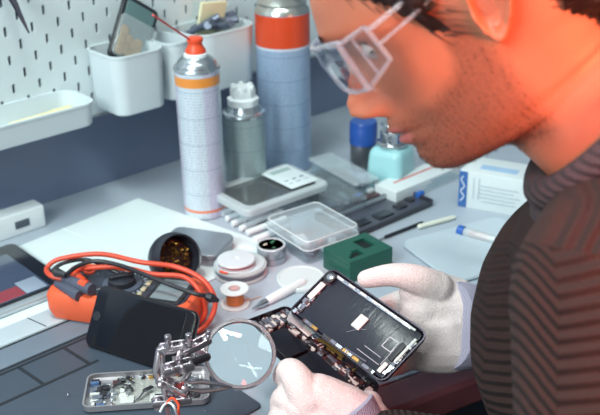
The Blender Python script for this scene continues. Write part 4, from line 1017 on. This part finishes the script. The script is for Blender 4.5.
for s in (-1, 1):
    q = B(); e = lensp(s, .03, .002)
    pa, pb_ = V((s*.0735, e[1]+.002, .052)), V((s*.0735, e[1]+.002, .016)); pc, pd = V((s*.0785, .064, .053)), V((s*.0785, .062, .026))
    q.loft([[pa+V((s*o, 0, 0)), pb_+V((s*o, 0, 0)), pd+V((s*o, 0, 0)), pc+V((s*o, 0, 0))] for o in (0, .0016)]); q.build('side_shield', GLC, gl)
    q = B(); q.tube([pa, pc], .0016, 8); q.tube([pb_, pd], .0017, 8); q.tube([pc, pd], .0018, 8); q.tube([pa, pb_], .0024, 8); q.tube([pa.lerp(pc, .45), pb_.lerp(pd, .5)], .0012, 8); q.build('shield_edge', RIM, gl)
    q = B(); q.tube(crom([pc.lerp(pd, .12), V((s*.0795, .02, .054)), V((s*.080, -.01, .058)), V((s*.079, -.03, .045)), V((s*.076, -.042, .022))], 6), .0019, 8, flat=1); q.tube(crom([pc.lerp(pd, .55), V((s*.0798, .022, .044)), V((s*.0802, -.008, .054))], 6), .0014, 8); q.build('temple_arm', RIM, gl)
# ---- cloth helpers: union of tapered tubes, remeshed
def capsules(bd, P, R, n=20):
    P = [V(p) for p in P]; pts = crom(P, 6); rs = []
    for i in range(len(P)-1):
        for k in range(6): rs.append(R[i]+(R[i+1]-R[i])*k/6)
    rs.append(R[-1])
    bd.tube(pts, rs, n); bd.ball(P[0], R[0]*.985, 8); bd.ball(P[-1], R[-1]*.985, 8)
def remeshed(bd, name, m, voxel, it=6, fac=.5):
    o = pbuild(bd, name, m, smooth=180)
    a = o.modifiers.new('remesh', 'REMESH'); a.mode = 'VOXEL'; a.voxel_size = voxel; a.use_smooth_shade = True
    b = o.modifiers.new('smooth', 'SMOOTH'); b.factor = fac; b.iterations = it
    dg = bpy.context.evaluated_depsgraph_get(); me2 = bpy.data.meshes.new_from_object(o.evaluated_get(dg)); o.modifiers.clear(); o.data = me2
    me2.polygons.foreach_set('use_smooth', [True]*len(me2.polygons)); return o
# ---- sweater
def sweatermat():
    t = NT('ribbed_sweater'); tc = t.add('TexCoord').outputs['Object']
    off = D(535, 300, .61)-V(pr_.location)
    rel = t.add('VectorMath', operation='SUBTRACT', i={0: tc, 1: tuple(off)}).outputs[0]
    dot = lambda v: t.add('VectorMath', operation='DOT_PRODUCT', i={0: rel, 1: tuple(v)}).outputs['Value']
    h = dot(cR); y = dot(-cU); 
    left = t.math('MULTIPLY', t.math('MINIMUM', h, 0.), -1.5); right = t.math('MULTIPLY', t.math('MAXIMUM', h, 0.), .30)
    s1 = t.math('ADD', y, t.math('ADD', left, right))
    h2 = t.math('ADD', h, t.math('MULTIPLY', y, .32)); 
    s2 = t.math('ADD', t.math('MULTIPLY', h2, .95), t.math('MULTIPLY', y, .35))
    up = t.math('GREATER_THAN', t.math('MULTIPLY_ADD', h, .18, -.036), y)
    wob = t.math('MULTIPLY', t.noise(18, tc, 2), .006)
    s = t.math('ADD', t.mix(up, s1, s2) if False else t.math('ADD', t.math('MULTIPLY', s1, t.math('SUBTRACT', 1., up)), t.math('MULTIPLY', s2, up)), wob)
    rib = t.math('SINE', t.math('MULTIPLY', s, 2*pi/.0092))
    fz = t.noise(520, tc, 3, .7); hgt = t.math('ADD', rib, t.math('MULTIPLY', fz, .9))
    c = t.mix(fz, srgb('2a1613'), srgb('4a2d27'))
    t.princ(**{'Base Color': c, 'Roughness': .95, 'Normal': t.bump(hgt, 1., .0040)}); return t.m
SWM = sweatermat()
sw = B()
capsules(sw, [neck.lerp(chest, .5), chest, chest.lerp(pelvis, .5), pelvis], [.085, .125, .128, .13], 28)
capsules(sw, [neck.lerp(chest, .33), neck.lerp(chest, .33).lerp(NS, .5)+V((0, 0, .004)), NS], [.060, .066, .070], 24)
capsules(sw, [neck.lerp(chest, .33), neck.lerp(chest, .33).lerp(FS, .5)+V((0, 0, .012)), FS], [.062, .062, .062], 24)
capsules(sw, [NS, NS.lerp(NE, .5), NE], [.068, .066, .056], 24); capsules(sw, [NE, NE.lerp(NWr, .5), NWr.lerp(NE, .16)], [.055, .05, .036], 20)
capsules(sw, [FS, FS.lerp(FE, .5), FE], [.062, .056, .050], 24); capsules(sw, [FE, FE.lerp(FWr, .5), FWr.lerp(FE, .22)], [.050, .044, .034], 20)
for rad, zz, tr_ in ((.088, -.136, .0200), (.106, -.160, .030)):
    sw.tube([HM @ V((rad*sin(2*pi*k/40), -.036-.004*(zz < -.16)+rad*cos(2*pi*k/40), zz-.022*cos(2*pi*k/40))) for k in range(40)], tr_, 16, closed=True)
SWO = remeshed(sw, 'sweater', SWM, .0045, 8)
# collar: thick ribbed roll round the neck
def collarmat():
    t = NT('sweater_collar'); f = t.noise(500, None, 3, .7); w2 = t.math('SINE', t.math('MULTIPLY', t.obj()[2], 900.))
    t.princ(**{'Base Color': t.mix(f, srgb('33262a'), srgb('57474a')), 'Roughness': .95, 'Normal': t.bump(t.math('ADD', f, w2), .6, .0015)}); return t.m
q = B(); cpts = []; 
for k in range(28):
    a = 2*pi*k/28; cpts.append(HM @ V((.069*sin(a), -.030+.074*cos(a), -.106-.022*cos(a))))
q.tube(crom(cpts, 3, True), .0135, 14, closed=True, flat=1.)
cp2 = [HM @ V((.079*sin(2*pi*k/28), -.034+.086*cos(2*pi*k/28), -.122-.022*cos(2*pi*k/28))) for k in range(28)]
q.tube(crom(cp2, 3, True), .0100, 14, closed=True)
pbuild(q, 'collar', collarmat(), smooth=180)['label'] = 'dark ribbed collar'
tq = B()
for s in (-1, 1):
    k0 = pelvis+hip*s; k1 = k0+f0*.40; k1.z = -.22; k2 = V((k1.x, k1.y, -.67))-f0*.05
    tq.tube(crom([k0, k0.lerp(k1, .5), k1, k1.lerp(k2, .5), k2], 5), [.098]*5+[.085]*5+[.07]*5+[.06]*5+[.055], 24)
pbuild(tq, 'trousers', mat('trouser_dark', '22252e', .85), smooth=180)
for s in (-1, 1):
    sq2 = B(); k1 = pelvis+hip*s+f0*.35; sq2.at(T(V((k1.x, k1.y, -.7499))) @ RZ(fa-pi/2)).slab(0, .05, 0, .095, .27, .07, .045, .02)
    sq2.at(); pbuild(sq2, 'shoe', mat('shoe_black', '1c1c20', .5))
# stool under him
so = thing('work_stool', (pelvis.x, pelvis.y, -.75), 0, 'round dark work stool under the seated man', 'stool')
zs = pelvis.z-.115+.75
B().lathe([(.15, zs-.05), (.165, zs-.045), (.17, zs-.02), (.16, zs-.003), (.1, zs)], 40).build('seat', mat('seat_black', '24252a', .6), so)
B().lathe([(.02, .03), (.02, zs-.05)], 20).build('post', STEEL, so)
for k in range(5):
    a = k*2*pi/5; B().tube([(0, 0, .05), (.22*cos(a), .22*sin(a), .02)], .015, 10).build('foot', STEEL, so)
# ---- gloves
t = NT('glove_knit'); tc_ = t.add('TexCoord').outputs['Object']; vf = t.add('TexVoronoi', i={'Scale': 620., 'Vector': tc_}).outputs['Distance']; nf = t.noise(90, tc_, 3)
t.princ(**{'Base Color': t.mix(t.math('MULTIPLY_ADD', vf, .6, t.math('MULTIPLY', nf, .4)), srgb('c9b5b3'), srgb('ece2e0')), 'Roughness': .9, 'Normal': t.bump(t.math('ADD', vf, nf), .5, .0012)}); GLV = t.m
def gmat():
    t = NT('glove_cuff'); tc = t.add('TexCoord').outputs['Object']; x, y, z = t.obj()
    return t
CUF = knit('glove_cuff_knit', 'b9b3cc', 2600., .8)
def hand(name, palm, fingers, label, vox=.0017):
    q = B()
    for P, R in palm: capsules(q, P, R, 14)
    for P, R in fingers: capsules(q, P, R, 14)
    o = remeshed(q, name, GLV, vox, 5); o['label'] = label; return o
# right hand: wrist at right, thumb over the upper edge of the screen, fingers below it
dz = lambda x, y, d: D(x, y, d)
W0 = FWr
hand('glove', [
    ([dz(474, 316, .99), dz(448, 312, .985), dz(424, 308, .975)], [.031, .036, .027]),
    ([dz(474, 335, .985), dz(446, 345, .975), dz(420, 348, .965)], [.028, .030, .024]),
    ([dz(470, 320, .99), dz(440, 330, .98), dz(416, 328, .975)], [.032, .036, .026]),
    ([dz(455, 300, .985), dz(432, 292, .975), dz(414, 292, .97)], [.024, .022, .016])],
   [([dz(436, 288, .965), dz(416, 279, .955), dz(392, 275, .958), dz(366, 279, .972)], [.0185, .0150, .0120, .0095]),       # thumb
    ([dz(420, 300, .985), dz(402, 300, 1.0), dz(372, 312, 1.01), dz(346, 325, 1.0)], [.0125, .0115, .0105, .0085]),
    ([dz(420, 316, .985), dz(396, 322, .995), dz(370, 338, .995), dz(350, 350, .985)], [.0125, .0115, .0105, .0085]),
    ([dz(420, 332, .975), dz(404, 345, .975), dz(384, 358, .968), dz(368, 366, .96)], [.0125, .0115, .0105, .0085]),
    ([dz(424, 350, .965), dz(408, 361, .955), dz(394, 367, .948), dz(380, 372, .94)], [.0115, .0105, .0095, .008])],
   'right white glove holding the screen edge')
q = B(); a, b = dz(447, 325, .972), dz(492, 328, 1.0); ax = (b-a).normalized()
q.tube([a.lerp(b, k/7) for k in range(8)], [.0455, .0465, .0455, .0445, .0435, .042, .041, .040], 40); pbuild(q, 'glove_cuff', CUF, smooth=60)['label'] = 'mauve grey ribbed cuff of the right glove'
# left hand: wrist bottom right, back of the hand up, thumb and fingertips at the phone edge
hand('glove', [
    ([dz(352, 446, .905), dz(328, 428, .90), dz(304, 408, .895)], [.031, .032, .021]),
    ([dz(368, 420, .90), dz(344, 408, .895), dz(318, 394, .893)], [.022, .023, .020]),
    ([dz(345, 452, .91), dz(315, 438, .905), dz(294, 424, .90)], [.030, .030, .022])],
   [([dz(308, 400, .89), dz(299, 382, .89), dz(290, 371, .90), dz(282, 376, .915)], [.0190, .0155, .0128, .0100]),
    ([dz(300, 410, .895), dz(287, 398, .90), dz(281, 404, .915), dz(290, 410, .935)], [.0150, .0130, .0112, .0090]),
    ([dz(296, 422, .90), dz(282, 416, .905), dz(279, 424, .92), dz(290, 430, .935)], [.0140, .0125, .0110, .0090]),
    ([dz(298, 432, .905), dz(286, 432, .91), dz(285, 440, .92), dz(294, 444, .93)], [.0125, .0110, .0100, .0085]),
    ([dz(352, 420, .895), dz(366, 408, .90), dz(370, 402, .912), dz(364, 402, .93)], [.0190, .0140, .0115, .0090])],
   'left white glove holding the phone body')
q = B(); a, b = dz(337, 419, .888), dz(372, 470, .885)
R_ = []; N = 72
ax = (b-a).normalized(); ux = ax.orthogonal().normalized(); uy = ax.cross(ux)
for k in range(10):
    c = a.lerp(b, k/9); R_.append([c+(ux*cos(2*pi*j/N)+uy*sin(2*pi*j/N))*(.0395-.0005*k+.0009*(j % 2)) for j in range(N)])
q.loft(R_); pbuild(q, 'glove_cuff', CUF, smooth=60)['label'] = 'mauve ribbed cuff of the left glove'

# ------------------------------------------------------------------ light
w = bpy.data.worlds.new('world'); SC.world = w; w.use_nodes = True
w.node_tree.nodes['Background'].inputs[0].default_value = srgb('d6e4e8'); w.node_tree.nodes['Background'].inputs[1].default_value = .48
def area(name, loc, target, size, sy, energy, col):
    l = bpy.data.lights.new(name, 'AREA'); l.shape = 'RECTANGLE'; l.size = size; l.size_y = sy; l.energy = energy; l.color = srgb(col)[:3]
    o = bpy.data.objects.new(name, l); COL.objects.link(o); o.location = loc
    o.rotation_euler = (V(target)-V(loc)).to_track_quat('-Z', 'Y').to_euler(); return o
area('ceiling_tube', (.30, .95, 1.7), (.7, .85, 0), 1.3, .10, 14, 'f2fffa')
area('ceiling_tube', (.30, .45, 1.7), (.7, .7, 0), 1.3, .10, 13, 'f2fffa')
area('window_light', (-1.0, .35, 1.25), (.6, .9, .1), .8, .9, 42, 'ecf9f8')
l = bpy.data.lights.new('red_lamp', 'SPOT'); l.energy = 105; l.color = srgb('ff9258')[:3]; l.spot_size = radians(27); l.spot_blend = .7; l.shadow_soft_size = .12
o = bpy.data.objects.new('red_lamp', l); COL.objects.link(o); o.location = (.56, -.82, .46); o.rotation_euler = (D(550, 130, .66)-V(o.location)).to_track_quat('-Z', 'Y').to_euler()
l = bpy.data.lights.new('sweater_red_fill', 'SPOT'); l.energy = 48; l.color = srgb('ff3a2a')[:3]; l.spot_size = radians(24); l.spot_blend = .8; l.shadow_soft_size = .1  # added fill spot to redden the sweater, not a lamp of the room
o = bpy.data.objects.new('sweater_red_fill', l); COL.objects.link(o); o.location = (.06, -.36, .86); o.rotation_euler = (D(632, 225, .56)-V(o.location)).to_track_quat('-Z', 'Y').to_euler()
SC.view_settings.view_transform = 'Standard'; SC.view_settings.look = 'None'; SC.view_settings.gamma = 1; SC.view_settings.exposure = -.05
SC.view_settings.use_curve_mapping = False

# ------------------------------------------------------------------ details that belong to a part hang under that part
def under(root, child, part):
    ch = list(root.children); p = [c for c in ch if c.name.split('.')[0] == part]; k = [c for c in ch if c.name.split('.')[0] == child]
    if p:
        for c in k: c.parent = p[0]
for root, child, part in ((mm, 'dial_knob', 'dial_ring'), (mm, 'dial_mark', 'face_panel'), (mm, 'button_row', 'face_panel'), (mm, 'display', 'display_frame'), (mm, 'jack', 'face_panel'),
        (ph, 'home_button', 'glass_front'), (ph, 'screen', 'glass_front'), (ph, 'earpiece', 'glass_front'), (hh, 'lens', 'lens_ring'), (tb, 'red_reflection', 'screen'), (tb, 'pale_reflection', 'screen'),
        (b1, 'label_print', 'paper_label'), (b1, 'label_bar', 'paper_label'), (b1, 'lid_window', 'lid_rim'), (c1, 'straw', 'nozzle'), (tc, 'bit_slots', 'divider_bar'),
        (mb, 'panel_script', 'blue_panel'), (sp, 'loose_wire', 'copper_winding'), (pan, 'white_outline', 'back_film'), (pan, 'thin_flex', 'back_film'), (wb, 'slot', 'box_body'), (tc, 'pocket', 'case_floor'),
        (st, 'rim', 'tin_wall'), (bc, 'cap', 'canister_wall')):
    if child == 'label_print': pass
    under(root, child, part)
